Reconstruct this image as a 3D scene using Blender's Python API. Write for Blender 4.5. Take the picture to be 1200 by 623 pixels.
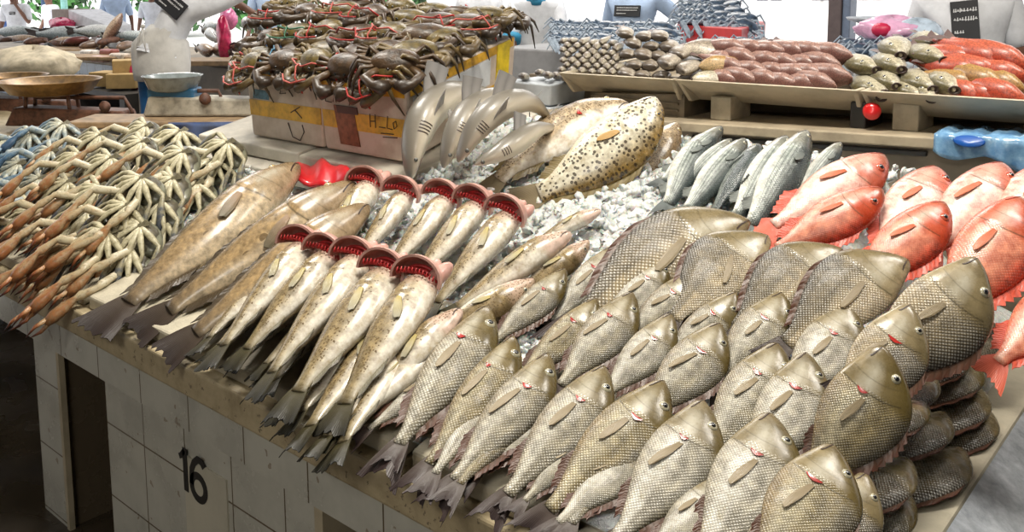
import bpy, bmesh, math, random
import numpy as np
from mathutils import Vector, Matrix

for _o in list(bpy.data.objects):
    bpy.data.objects.remove(_o)
scene = bpy.context.scene
COL = scene.collection
R = random.Random(7)
PI = math.pi

# ------------------------------------------------------------------ camera, light, exposure
HC = 1.58                                   # eye height over the market floor
F_PX, CX, CY = 1068.5, 600.0, 111.3
TH, PT, RL = math.radians(40.78), math.radians(7.01), math.radians(-0.31)
cam_data = bpy.data.cameras.new('camera')
cam = bpy.data.objects.new('camera', cam_data)
COL.objects.link(cam)
cam_data.sensor_fit = 'HORIZONTAL'
cam_data.sensor_width = 36.0
cam_data.lens = 36.0 * F_PX / 1200.0
cam_data.shift_x = 0.0
cam_data.shift_y = -(311.5 - CY) / 1200.0
cam_data.clip_end = 400
cam.matrix_world = Matrix.Translation((0, 0, HC)) @ Matrix.Rotation(TH, 4, 'Z') @ \
    Matrix.Rotation(PI / 2 - PT, 4, 'X') @ Matrix.Rotation(RL, 4, 'Z')
scene.camera = cam

world = bpy.data.worlds.new('daylight')
scene.world = world
world.use_nodes = True
wn = world.node_tree.nodes
wn['Background'].inputs[0].default_value = (0.98, 0.98, 1.0, 1)
wn['Background'].inputs[1].default_value = 1.5

sun_d = bpy.data.lights.new('sun', 'SUN')      # outdoors only: the market hall is roofed
sun_d.energy = 3.0
sun_d.angle = math.radians(2)
sun = bpy.data.objects.new('sun', sun_d)
COL.objects.link(sun)
sun.rotation_euler = Vector((-0.35, 0.6, -0.75)).normalized().to_track_quat('-Z', 'Y').to_euler()
for _n, _loc, _sx, _sy, _e, _c in (('hall_lamp', (-1.0, 1.3, 3.9), 1.1, 0.5, 124, (1.0, 0.94, 0.83)), ('hall_lamp', (0.2, -2.6, 3.9), 1.8, 1.0, 95, (1.0, 0.95, 0.86)), ('hall_lamp', (-4.0, 1.8, 3.9), 1.3, 0.7, 105, (1.0, 0.95, 0.86)),
                                   ('hall_lamp', (0.4, 2.9, 3.9), 1.3, 0.7, 70, (1.0, 0.95, 0.86)), ('hall_lamp', (-4.5, 6.0, 4.2), 3.0, 2.0, 170, (1.0, 0.97, 0.92)), ('hall_lamp', (-9.5, 4.5, 4.2), 3.0, 2.0, 190, (1.0, 0.97, 0.92))):
    _d = bpy.data.lights.new(_n, 'AREA'); _d.shape = 'RECTANGLE'; _d.size = _sx; _d.size_y = _sy; _d.energy = _e; _d.color = _c
    _l = bpy.data.objects.new(_n, _d); COL.objects.link(_l); _l.location = _loc  # area lights added to brighten the hall; no real fixtures behind them

scene.view_settings.view_transform = 'Standard'
scene.view_settings.look = 'None'
scene.view_settings.exposure = 0.0
scene.view_settings.gamma = 1.0
scene.view_settings.use_curve_mapping = False

# ------------------------------------------------------------------ pixel -> place helpers
_fw = np.array([-math.sin(TH) * math.cos(PT), math.cos(TH) * math.cos(PT), -math.sin(PT)])
_rt = np.array([math.cos(TH), math.sin(TH), 0.0])
_up = np.cross(_rt, _fw)
_rt, _up = _rt * math.cos(RL) + _up * math.sin(RL), _up * math.cos(RL) - _rt * math.sin(RL)
CAM = np.array([0, 0, HC])
def ray(x, y): return _fw + _rt * (x - CX) / F_PX + _up * (CY - y) / F_PX
def atz(x, y, z):
    d = ray(x, y); return CAM + d * (z - HC) / d[2]
def aty(x, y, Y):
    d = ray(x, y); return CAM + d * Y / d[1]
def atx(x, y, X):
    d = ray(x, y); return CAM + d * X / d[0]
ZT, Y0 = 0.72, 1.012                         # counter top height, counter front
BK = 0.36                                    # slope of the display bed
def bedz(y): return ZT + 0.02 + BK * max(0.0, y - Y0 - 0.03)
def atbed(x, y, off=0.0):
    d = ray(x, y); lo, hi = 0.3, 9.0
    f = lambda t: (CAM + d * t)[2] - bedz((CAM + d * t)[1]) - off
    for _ in range(50):
        m = (lo + hi) / 2
        if f(m) > 0: lo = m
        else: hi = m
    return CAM + d * lo
NBED = np.array([0, -BK, 1.0]) / math.hypot(BK, 1)
CDIR = np.array([0.58, -0.69, 0.43])
def nrm(v):
    v = np.asarray(v, float); return v / (np.linalg.norm(v) + 1e-12)

# ------------------------------------------------------------------ materials
def lin(r, g, b):
    f = lambda c: (c / 255 / 12.92) if c / 255 <= 0.04045 else ((c / 255 + 0.055) / 1.055) ** 2.4
    return (f(r), f(g), f(b), 1)
class NT:
    def __init__(s, name):
        s.m = bpy.data.materials.new(name); s.m.use_nodes = True
        s.n = s.m.node_tree.nodes; s.l = s.m.node_tree.links
        s.b = s.n['Principled BSDF']
    def new(s, t, **k):
        n = s.n.new(t)
        for a, v in k.items(): setattr(n, a, v)
        return n
    def put(s, sock, v):
        if isinstance(v, bpy.types.NodeSocket): s.l.new(v, sock)
        elif v is not None: sock.default_value = v
    def math(s, op, a, b=None, clamp=False):
        n = s.new('ShaderNodeMath', operation=op, use_clamp=clamp)
        s.put(n.inputs[0], a)
        if b is not None: s.put(n.inputs[1], b)
        return n.outputs[0]
    def mix(s, f, a, b, mode='MIX'):
        n = s.new('ShaderNodeMix', data_type='RGBA', blend_type=mode)
        s.put(n.inputs[0], f); s.put(n.inputs[6], a); s.put(n.inputs[7], b)
        return n.outputs[2]
    def ramp(s, f, stops, interp='LINEAR'):
        n = s.new('ShaderNodeValToRGB'); n.color_ramp.interpolation = interp
        e = n.color_ramp.elements
        while len(e) < len(stops): e.new(0.5)
        for el, (p, c) in zip(e, stops):
            el.position = p; el.color = c if len(c) == 4 else (*c, 1)
        s.put(n.inputs[0], f); return n.outputs[0]
    def noise(s, vec, scale, detail=3, rough=0.6):
        n = s.new('ShaderNodeTexNoise'); s.put(n.inputs['Vector'], vec)
        n.inputs['Scale'].default_value = scale; n.inputs['Detail'].default_value = detail
        n.inputs['Roughness'].default_value = rough
        return n.outputs[0]
    def obj(s): return s.new('ShaderNodeTexCoord').outputs['Object']
    def uv(s, name): return s.new('ShaderNodeUVMap', uv_map=name).outputs[0]
    def xyz(s, v):
        n = s.new('ShaderNodeSeparateXYZ'); s.put(n.inputs[0], v); return n.outputs
    def bump(s, h, strength=0.3, dist=0.01):
        n = s.new('ShaderNodeBump'); n.inputs['Strength'].default_value = strength
        n.inputs['Distance'].default_value = dist; s.put(n.inputs['Height'], h)
        s.l.new(n.outputs[0], s.b.inputs['Normal'])
    def done(s, col, rough=0.5, metal=0.0, spec=0.5, coat=0.0, trans=0.0, sss=0.0):
        i = s.b.inputs
        s.put(i['Base Color'], col); s.put(i['Roughness'], rough); s.put(i['Metallic'], metal)
        i['Specular IOR Level'].default_value = spec; i['Coat Weight'].default_value = coat
        i['Coat Roughness'].default_value = 0.12
        i['Transmission Weight'].default_value = trans
        i['Subsurface Weight'].default_value = sss
        i['Subsurface Radius'].default_value = (0.01, 0.006, 0.004)
        return s.m
def mat(name, col, rough=0.5, var=0.12, scale=12, bump=0.0, metal=0.0, coat=0.0, trans=0.0, spec=0.5, sss=0.0, bscale=None):
    """plain surface with a mild procedural mottling"""
    t = NT(name); o = t.obj(); n = t.noise(o, scale, 4)
    c = t.ramp(n, [(0.25, tuple(x * (1 - var * 2) for x in col[:3])), (0.55, col[:3]), (0.8, tuple(min(1, x * (1 + var)) for x in col[:3]))])
    if bump: t.bump(t.noise(o, bscale or scale * 3, 4), bump, 0.01)
    return t.done(c, rough, metal, spec, coat, trans, sss)

def fish_mat(name, back, side, belly, head, k=60, edge=0.34, hs=0.26, gl=None, band=None, spot=None, stripes=None, rough=0.27, mott=0.5, glow=0.42, tail=None, coat=0.06, bumps=0.34, ramp=(0.1, 0.4, 0.62, 0.92)):
    """scaly wet fish skin; uses the fish's own along/around coordinates"""
    t = NT(name)
    st = t.xyz(t.uv('st')); s, v = st[0], st[1]
    mu = t.uv('metric'); mm = t.xyz(mu)
    o = t.obj()
    nz = t.noise(o, 22, 4)
    vv = t.math('ADD', v, t.math('MULTIPLY', t.math('SUBTRACT', nz, 0.5), 0.28))
    if band: base = t.ramp(vv, [(0.04, belly), (0.26, band), (0.42, band), (0.56, side), (0.72, side), (0.95, back)])  # pale flank band; on emperors the wet highlight is put into it as colour
    else: base = t.ramp(vv, [(ramp[0], belly), (ramp[1], side), (ramp[2], side), (ramp[3], back)])
    mot = t.noise(o, 60, 3)
    base = t.mix(t.math('MULTIPLY', t.math('GREATER_THAN', mot, 0.0), mott), base,
                 t.ramp(mot, [(0.3, (0.05, 0.045, 0.03)), (0.5, (0.5, 0.5, 0.5)), (0.7, (1, 0.98, 0.92))]), 'OVERLAY')
    bm = t.math('MULTIPLY', t.math('SUBTRACT', t.math('ADD', s, t.math('MULTIPLY', t.math('SUBTRACT', nz, 0.5), 0.10)), hs - 0.03), 16, True)      # 0 on the head, 1 behind it
    if k:
        a = t.math('ABSOLUTE', t.math('SINE', t.math('MULTIPLY', t.math('ADD', mm[0], mm[1]), PI * k)))
        b = t.math('ABSOLUTE', t.math('SINE', t.math('MULTIPLY', t.math('SUBTRACT', mm[0], mm[1]), PI * k)))
        d = t.math('POWER', t.math('MULTIPLY', a, b), 0.5)
        sc = t.math('ADD', t.math('MULTIPLY', d, bm), t.math('SUBTRACT', 1.0, bm))
        lite = t.math('MULTIPLY', t.math('MULTIPLY', t.math('POWER', d, 3.0), bm), t.math('MULTIPLY', t.noise(o, 30, 3), glow * 1.8))  # pale scale centres, with wet glints painted into the colour
        fade = t.ramp(t.noise(o, 16, 3), [(0.34, (0.25,) * 3), (0.6, (1,) * 3)])
        ed = t.math('MULTIPLY', t.math('MULTIPLY', t.math('SUBTRACT', 1.0, sc), edge * 1.5, True), fade)
        base = t.mix(ed, base, tuple(x * 0.22 for x in back[:3]) + (1,))
        base = t.mix(t.math('MULTIPLY', lite, 0.6), base, (0.86, 0.85, 0.79, 1))
        t.bump(sc, bumps, 0.005)
    if stripes:
        w = t.math('SINE', t.math('MULTIPLY', v, stripes[1] * 2 * PI))
        w = t.math('MULTIPLY', t.math('GREATER_THAN', w, 0.15), t.math('MULTIPLY', bm, stripes[2]))
        w = t.math('MULTIPLY', w, t.math('GREATER_THAN', v, 0.25))
        base = t.mix(w, base, stripes[0])
    if head:
        base = t.mix(t.math('MULTIPLY', t.math('SUBTRACT', 1.0, bm), 0.85), base, t.mix(t.math('MULTIPLY', t.math('SUBTRACT', t.noise(o, 38, 4), 0.42), 2.2, True), t.mix(v, head[0], head[1]), tuple(x * 0.45 for x in head[1][:3]) + (1,)))
    if spot:
        vo = t.new('ShaderNodeTexVoronoi'); t.put(vo.inputs['Vector'], mu)
        vo.inputs['Scale'].default_value = spot[1]; vo.inputs['Randomness'].default_value = 0.75
        sp = t.math('LESS_THAN', vo.outputs[0], spot[2])
        sp = t.math('MULTIPLY', sp, t.math('GREATER_THAN', v, spot[3]))
        base = t.mix(t.math('MULTIPLY', sp, 0.85), base, spot[0])
    if gl:     # pale cheek, dark snout and brow
        ck = t.math('MULTIPLY', t.math('SUBTRACT', 1.0, bm), t.math('SUBTRACT', 1.0, t.math('MULTIPLY', t.math('ABSOLUTE', t.math('SUBTRACT', v, 0.38)), 5.0), True))
        ck = t.math('MULTIPLY', t.math('MULTIPLY', ck, t.math('MULTIPLY', t.math('SUBTRACT', s, 0.07), 14.0, True)), t.noise(o, 50, 3))
        base = t.mix(t.math('MULTIPLY', ck, 1.3, True), base, (0.5, 0.47, 0.38, 1))
        base = t.mix(t.math('MULTIPLY', t.math('SUBTRACT', 1.0, t.math('MULTIPLY', s, 11.0), True), 0.65), base, (0.09, 0.06, 0.025, 1))
    if gl:     # edge of the gill cover and the cheek plate
        q = t.math('ABSOLUTE', t.math('ADD', t.math('MULTIPLY', v, 2.0), -0.9)); q2 = t.math('MULTIPLY', t.math('MULTIPLY', q, q), 0.05)
        for g0, th, am in ((gl, 0.006, 0.75), (gl * 0.72, 0.005, 0.45)):
            e_ = t.math('ABSOLUTE', t.math('SUBTRACT', t.math('ADD', s, q2), g0))
            e_ = t.math('MULTIPLY', t.math('SUBTRACT', 1.0, t.math('DIVIDE', e_, th), True), am)
            e_ = t.math('MULTIPLY', e_, t.math('LESS_THAN', q, 0.8))
            base = t.mix(e_, base, (0.05, 0.04, 0.02, 1))
    if tail:
        tm = t.math('MULTIPLY', t.math('SUBTRACT', s, 0.66), 5.0, True)
        base = t.mix(t.math('MULTIPLY', tm, 0.8), base, tail)
    rg = t.math('ADD', t.math('MULTIPLY', t.noise(o, 90, 2), 0.25), rough - 0.12)
    return t.done(base, rg, 0.0, 0.55, coat)
def fin_mat(name, base, tip, rays=22, rough=0.4):
    t = NT(name); u = t.xyz(t.uv('st'))
    w = t.math('ABSOLUTE', t.math('SINE', t.math('MULTIPLY', u[0], PI * rays)))
    c = t.mix(t.math('POWER', u[1], 0.8), base, tip)
    c = t.mix(t.math('MULTIPLY', t.math('SUBTRACT', 1.0, w), 0.6), c, tuple(x * 0.35 for x in base[:3]) + (1,))
    c = t.mix(t.math('MULTIPLY', t.noise(t.obj(), 45, 3), 0.45), c, tuple(min(1, x * 1.35) for x in tip[:3]) + (1,))
    t.bump(w, 0.25, 0.002)
    return t.done(c, rough, 0, 0.3, 0.05)

# ------------------------------------------------------------------ mesh + object helpers
KIDS = {}
def link(o, parent=None):
    COL.objects.link(o)
    if parent:
        o.parent = parent; KIDS.setdefault(parent.name, []).append(o)
    return o
def mesh(name, verts, faces, material=None, uv=None, smooth=True):
    me = bpy.data.meshes.new(name)
    me.from_pydata([tuple(map(float, v)) for v in verts], [], [tuple(f) for f in faces])
    if uv:
        idx = np.empty(len(me.loops), dtype=np.int32); me.loops.foreach_get('vertex_index', idx)
        for nm, arr in uv.items():
            lay = me.uv_layers.new(name=nm)
            lay.data.foreach_set('uv', np.asarray(arr, dtype=np.float32)[idx].ravel())
    if smooth: me.polygons.foreach_set('use_smooth', [True] * len(me.polygons))
    if material: me.materials.append(material)
    me.update()
    return me
def obj(name, me, parent=None, loc=None, rot=None):
    o = bpy.data.objects.new(name, me); link(o, parent)
    if loc is not None: o.location = tuple(float(c) for c in loc)
    if rot is not None: o.rotation_euler = rot
    return o
def tag(o, label=None, cat=None, group=None, kind=None):
    if label: o['label'] = label
    if cat: o['category'] = cat
    if group: o['group'] = group
    if kind: o['kind'] = kind
    return o
def thing(name, loc, label, cat, group=None):
    o = bpy.data.objects.new(name, None); link(o); o.location = tuple(float(c) for c in loc)
    o.empty_display_size = 0.05
    return tag(o, label, cat, group)
class MB:
    """collects solids into one mesh"""
    def __init__(s): s.v = []; s.f = []
    def add(s, V, Fc):
        n = len(s.v); s.v += [tuple(map(float, p)) for p in V]; s.f += [tuple(i + n for i in f) for f in Fc]; return s
    def hexa(s, p):      # 8 corners: bottom 0-3 ccw, top 4-7
        return s.add(p, [(3, 2, 1, 0), (4, 5, 6, 7), (0, 1, 5, 4), (1, 2, 6, 5), (2, 3, 7, 6), (3, 0, 4, 7)])
    def box(s, a, b):
        (x0, y0, z0), (x1, y1, z1) = a, b
        return s.hexa([(x0, y0, z0), (x1, y0, z0), (x1, y1, z0), (x0, y1, z0), (x0, y0, z1), (x1, y0, z1), (x1, y1, z1), (x0, y1, z1)])
    def obox(s, c, ax, ay, az):   # centre and half axes
        c, ax, ay, az = map(np.asarray, (c, ax, ay, az))
        return s.hexa([c - ax - ay - az, c + ax - ay - az, c + ax + ay - az, c - ax + ay - az, c - ax - ay + az, c + ax - ay + az, c + ax + ay + az, c - ax + ay + az])
    def tube(s, pts, rad, n=8, flat=1.0, ref=(0, 0, 1)):
        pts = [np.asarray(p, float) for p in pts]
        if not hasattr(rad, '__len__'): rad = [rad] * len(pts)
        b = len(s.v); ref = np.asarray(ref, float)
        for i, p in enumerate(pts):
            t = nrm(pts[min(i + 1, len(pts) - 1)] - pts[max(i - 1, 0)])
            r = ref if abs(t @ ref) < 0.95 else np.array([1.0, 0, 0])
            u = nrm(np.cross(t, r)); w = np.cross(u, t)
            for k in range(n):
                a = 2 * PI * k / n
                s.v.append(tuple(p + rad[i] * (u * math.cos(a) + w * flat * math.sin(a))))
        for i in range(len(pts) - 1):
            for k in range(n):
                k2 = (k + 1) % n
                s.f.append((b + i * n + k, b + i * n + k2, b + (i + 1) * n + k2, b + (i + 1) * n + k))
        s.f.append(tuple(b + k for k in range(n))[::-1])
        s.f.append(tuple(b + (len(pts) - 1) * n + k for k in range(n)))
        return s
    def lathe(s, c, prof, n=24, axis=(0, 0, 1), squash=1.0):   # prof: (radius, height)
        c = np.asarray(c, float); w = nrm(axis)
        u = nrm(np.cross(w, (0, 1, 0) if abs(w[1]) < 0.9 else (1, 0, 0))); v = np.cross(w, u)
        b = len(s.v)
        for r, h in prof:
            for k in range(n):
                a = 2 * PI * k / n
                s.v.append(tuple(c + w * h + u * r * math.cos(a) + v * r * squash * math.sin(a)))
        for i in range(len(prof) - 1):
            for k in range(n):
                k2 = (k + 1) % n
                s.f.append((b + i * n + k, b + i * n + k2, b + (i + 1) * n + k2, b + (i + 1) * n + k))
        s.f.append(tuple(b + k for k in range(n))[::-1]); s.f.append(tuple(b + (len(prof) - 1) * n + k for k in range(n)))
        return s
    def ball(s, c, ax, ay, az, nu=10, nv=7):
        c, ax, ay, az = (np.asarray(q, float) for q in (c, ax, ay, az))
        b = len(s.v); s.v.append(tuple(c + az))
        for j in range(1, nv):
            th = PI * j / nv
            for i in range(nu):
                ph = 2 * PI * i / nu
                s.v.append(tuple(c + az * math.cos(th) + (ax * math.cos(ph) + ay * math.sin(ph)) * math.sin(th)))
        s.v.append(tuple(c - az)); e = len(s.v) - 1
        for i in range(nu):
            i2 = (i + 1) % nu
            s.f.append((b, b + 1 + i, b + 1 + i2))
            for j in range(nv - 2):
                s.f.append((b + 1 + j * nu + i, b + 1 + (j + 1) * nu + i, b + 1 + (j + 1) * nu + i2, b + 1 + j * nu + i2))
            s.f.append((e, b + 1 + (nv - 2) * nu + i2, b + 1 + (nv - 2) * nu + i))
        return s
    def build(s, name, material, parent=None, smooth=False, bevel=0.0, origin=None, seg=2):
        V = s.v
        if origin is not None: V = [tuple(np.asarray(p) - np.asarray(origin)) for p in V]
        o = obj(name, mesh(name, V, s.f, material, None, smooth), parent)
        if origin is not None and parent is None: o.location = tuple(float(c) for c in origin)
        if bevel:
            m = o.modifiers.new('bevel', 'BEVEL'); m.width = bevel; m.segments = seg; m.limit_method = 'ANGLE'; m.angle_limit = 0.6
        return o
def copy_tree(o, parent=None):
    c = o.copy(); link(c, parent)
    for ch in list(KIDS.get(o.name, ())): copy_tree(ch, c)
    return c
_ORD = ['first', 'second', 'third', 'fourth', 'fifth', 'sixth', 'seventh', 'eighth', 'ninth', 'tenth', 'eleventh', 'twelfth', 'thirteenth', 'fourteenth', 'fifteenth', 'sixteenth', 'seventeenth', 'eighteenth', 'nineteenth', 'twentieth']
def nth(i): return _ORD[i]
# ------------------------------------------------------------------ fish builder
def hermite(xs, ys, q):
    xs = np.asarray(xs, float); ys = np.asarray(ys, float)
    d = np.gradient(ys, xs); i = np.clip(np.searchsorted(xs, q) - 1, 0, len(xs) - 2)
    h = xs[i + 1] - xs[i]; t = np.clip((q - xs[i]) / h, 0, 1)
    return (2*t**3 - 3*t**2 + 1)*ys[i] + (t**3 - 2*t**2 + t)*h*d[i] + (-2*t**3 + 3*t**2)*ys[i+1] + (t**3 - t**2)*h*d[i+1]

SPECIES = {
 'emperor': dict(s=[0, .025, .07, .13, .2, .28, .37, .48, .58, .68, .76, .815],
    top=[-.035, .008, .058, .112, .155, .178, .178, .152, .113, .068, .041, .038],
    bot=[-.055, -.078, -.094, -.114, -.134, -.148, -.15, -.134, -.10, -.060, -.037, -.036],
    w=[.010, .030, .048, .062, .070, .074, .072, .062, .047, .031, .019, .013],
    gill=.265, eye=(.125, .50, .027), fork=.075, tspread=.09, dorsal=(.27, .72, .034), anal=(.54, .71, .026), pec=(.30, -.22, .2), thick=.72),
 'grouper': dict(s=[0, .025, .07, .13, .2, .28, .38, .5, .6, .7, .78, .85],
    top=[-.01, .024, .052, .082, .108, .124, .126, .112, .09, .064, .046, .042],
    bot=[-.03, -.05, -.068, -.088, -.104, -.116, -.122, -.112, -.09, -.062, -.042, -.040],
    w=[.016, .036, .052, .068, .080, .086, .084, .07, .054, .036, .024, .014],
    gill=.29, eye=(.095, .6, .017), fork=.012, tspread=.095, dorsal=(.30, .80, .034), anal=(.60, .78, .045), pec=(.32, -.2, .17), thick=1.0),
 'mullet': dict(s=[0, .02, .06, .12, .2, .3, .42, .54, .64, .74, .8, .84],
    top=[.0, .02, .04, .062, .082, .096, .1, .09, .074, .052, .042, .04],
    bot=[-.015, -.032, -.05, -.066, -.08, -.092, -.096, -.088, -.07, -.05, -.04, -.038],
    w=[.016, .032, .046, .058, .066, .07, .068, .06, .046, .03, .02, .012],
    gill=.23, eye=(.075, .3, .016), fork=.08, tspread=.1, dorsal=(.44, .54, .06), anal=(.64, .74, .05), pec=(.25, .3, .13), thick=1.0),
 'snapper': dict(s=[0, .025, .07, .13, .2, .28, .38, .5, .6, .7, .78, .84],
    top=[-.02, .03, .078, .125, .16, .182, .186, .165, .126, .08, .05, .044],
    bot=[-.05, -.08, -.108, -.135, -.155, -.17, -.172, -.152, -.115, -.07, -.044, -.042],
    w=[.012, .034, .054, .072, .084, .09, .088, .076, .056, .036, .022, .014],
    gill=.28, eye=(.12, .45, .032), fork=.05, tspread=.14, dorsal=(.26, .78, .05), anal=(.56, .76, .06), pec=(.31, -.15, .2), thick=1.0),
 'shark': dict(s=[0, .02, .06, .12, .2, .3, .42, .55, .68, .8, .9, .96],
    top=[.0, .014, .028, .043, .058, .07, .072, .06, .044, .03, .02, .012],
    bot=[-.004, -.014, -.026, -.04, -.053, -.062, -.062, -.052, -.038, -.026, -.018, -.01],
    w=[.012, .03, .046, .058, .066, .07, .066, .054, .038, .024, .014, .008],
    gill=.0, eye=(.075, .1, .008), fork=.06, tspread=.09, dorsal=(.42, .5, .0), anal=(.6, .64, .0), pec=(.24, -.5, .17), thick=1.0),
}

class Spine:
    """a curved line from the tail (u=0) to the snout (u=1) with a dorsal and a side direction"""
    def __init__(s, pts, N, flip=1):
        pts = np.asarray(pts, float)
        seg = np.r_[0, np.cumsum(np.linalg.norm(np.diff(pts, axis=0), axis=1))]
        s.L = seg[-1]; q = np.linspace(0, s.L, 41)
        s.p = np.stack([np.interp(q, seg, pts[:, i]) for i in range(3)], 1)
        for _ in range(3): s.p[1:-1] = (s.p[:-2] + 2 * s.p[1:-1] + s.p[2:]) / 4
        t = np.gradient(s.p, axis=0); s.t = t / np.linalg.norm(t, axis=1)[:, None]
        N = np.asarray(N, float)
        N = np.tile(N, (41, 1)) if N.ndim == 1 else N
        n = N - (N * s.t).sum(1)[:, None] * s.t
        s.n = n / np.linalg.norm(n, axis=1)[:, None]
        s.d = np.cross(s.t, s.n) * flip
        s.q = q
    def map(s, a):          # rows of (s from snout 0..1, side, dorsal) as fractions of length -> world
        a = np.atleast_2d(np.asarray(a, float)); x = (1 - a[:, 0]) * s.L
        f = lambda A: np.stack([np.interp(x, s.q, A[:, i]) for i in range(3)], 1)
        ex = np.where(x < 0, x, np.where(x > s.L, x - s.L, 0))[:, None]
        tt = f(s.t)
        return f(s.p) + ex * tt + f(s.n) * (a[:, 1] * s.L)[:, None] + f(s.d) * (a[:, 2] * s.L)[:, None]

class FishShape:
    def __init__(f, sp, deep=1.0, fat=1.0):
        f.sp = SPECIES[sp]; f.deep, f.fat = deep, fat * f.sp['thick']
    def top(f, s): return hermite(f.sp['s'], f.sp['top'], s) * f.deep
    def bot(f, s): return hermite(f.sp['s'], f.sp['bot'], s) * f.deep
    def side(f, s, t):
        s = np.asarray(s, float); t = np.asarray(t, float)
        w = hermite(f.sp['s'], f.sp['w'], s) * f.fat
        g = f.sp['gill']
        if g:
            ge = g - 0.05 * np.abs(t + 0.1) ** 2
            w = w * (1 + 0.07 * np.clip((ge - s) / 0.012, 0, 1) * np.clip((s - 0.12) / 0.05, 0, 1))
        return w * (1 - np.minimum(np.abs(t), 1) ** 2.1) ** 0.62
    def z(f, s, t):
        a, b = f.top(s), f.bot(s); return (a + b) / 2 + (a - b) / 2 * t
    def P(f, s, t, off=0.0, sgn=1):
        s = np.asarray(s, float) * np.ones_like(t); t = np.asarray(t, float) * np.ones_like(s)
        return np.stack([s, sgn * (f.side(s, t) + off), f.z(s, t)], -1)

def grid_faces(nr, nc, closed=False):
    F = []
    for i in range(nr - 1):
        for j in range(nc - 1 if not closed else nc):
            j2 = (j + 1) % nc
            F.append((i * nc + j, i * nc + j2, (i + 1) * nc + j2, (i + 1) * nc + j))
    return F

def body_mesh(f, spine, loc, material, lod=1.0):
    g = f.sp['gill'] or 0.25; e = f.sp['s'][-1]
    if lod >= 1:
        ss = np.r_[np.linspace(0.002, 0.18, 10), np.linspace(0.195, g + 0.03, 12), np.linspace(g + 0.05, e, 17)]
        m = 11
    else:
        ss = np.r_[np.linspace(0.002, 0.3, 8), np.linspace(0.36, e, 8)]; m = 6
    th = np.linspace(0, PI, m + 1); tt = -np.cos(th)
    ring = np.r_[tt, tt[-2:0:-1]]; sg = np.r_[np.ones(m + 1), -np.ones(m - 1)]
    n = len(ring)
    rows = []; st = []; mt = []
    for s in ss:
        s_ = np.full(n, s)
        y = f.side(s_, ring) * sg; z = f.z(s_, ring)
        rows.append(np.stack([s_, y, z], 1))
        st.append(np.stack([s_, (ring + 1) / 2], 1)); mt.append(np.stack([s_ + 0.0, z], 1))
    A = np.concatenate(rows); V = spine.map(A) - loc
    Fc = grid_faces(len(ss), n, True) + [tuple(range(n))[::-1], tuple((len(ss) - 1) * n + k for k in range(n))]
    return mesh('body', V, Fc, material, {'st': np.concatenate(st), 'metric': np.concatenate(mt)})

def sheet(name, spine, loc, rows, material, th=0.0016):
    """thin fin: rows of points (fractions), thickened both ways along the side direction"""
    nr, nc = len(rows), len(rows[0])
    A = np.concatenate([np.asarray(r, float) for r in rows])
    uv = np.array([(j / (nc - 1), i / (nr - 1)) for i in range(nr) for j in range(nc)])
    h = th / spine.L / 2
    B = A.copy(); B[:, 1] += h; C = A.copy(); C[:, 1] -= h
    V = spine.map(np.concatenate([B, C])) - loc
    n = nr * nc; Fc = grid_faces(nr, nc); Fb = [tuple(i + n for i in q[::-1]) for q in Fc]
    rim = [j for j in range(nc)] + [i * nc + nc - 1 for i in range(1, nr)] + [(nr - 1) * nc + j for j in range(nc - 2, -1, -1)] + [i * nc for i in range(nr - 2, 0, -1)]
    Fr = [(rim[k], rim[(k + 1) % len(rim)] , rim[(k + 1) % len(rim)] + n, rim[k] + n) for k in range(len(rim))]
    Fr = [q[::-1] for q in Fr]
    return mesh(name, V, Fc + Fb + Fr, material, {'st': np.r_[uv, uv]}, smooth=False)

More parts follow.
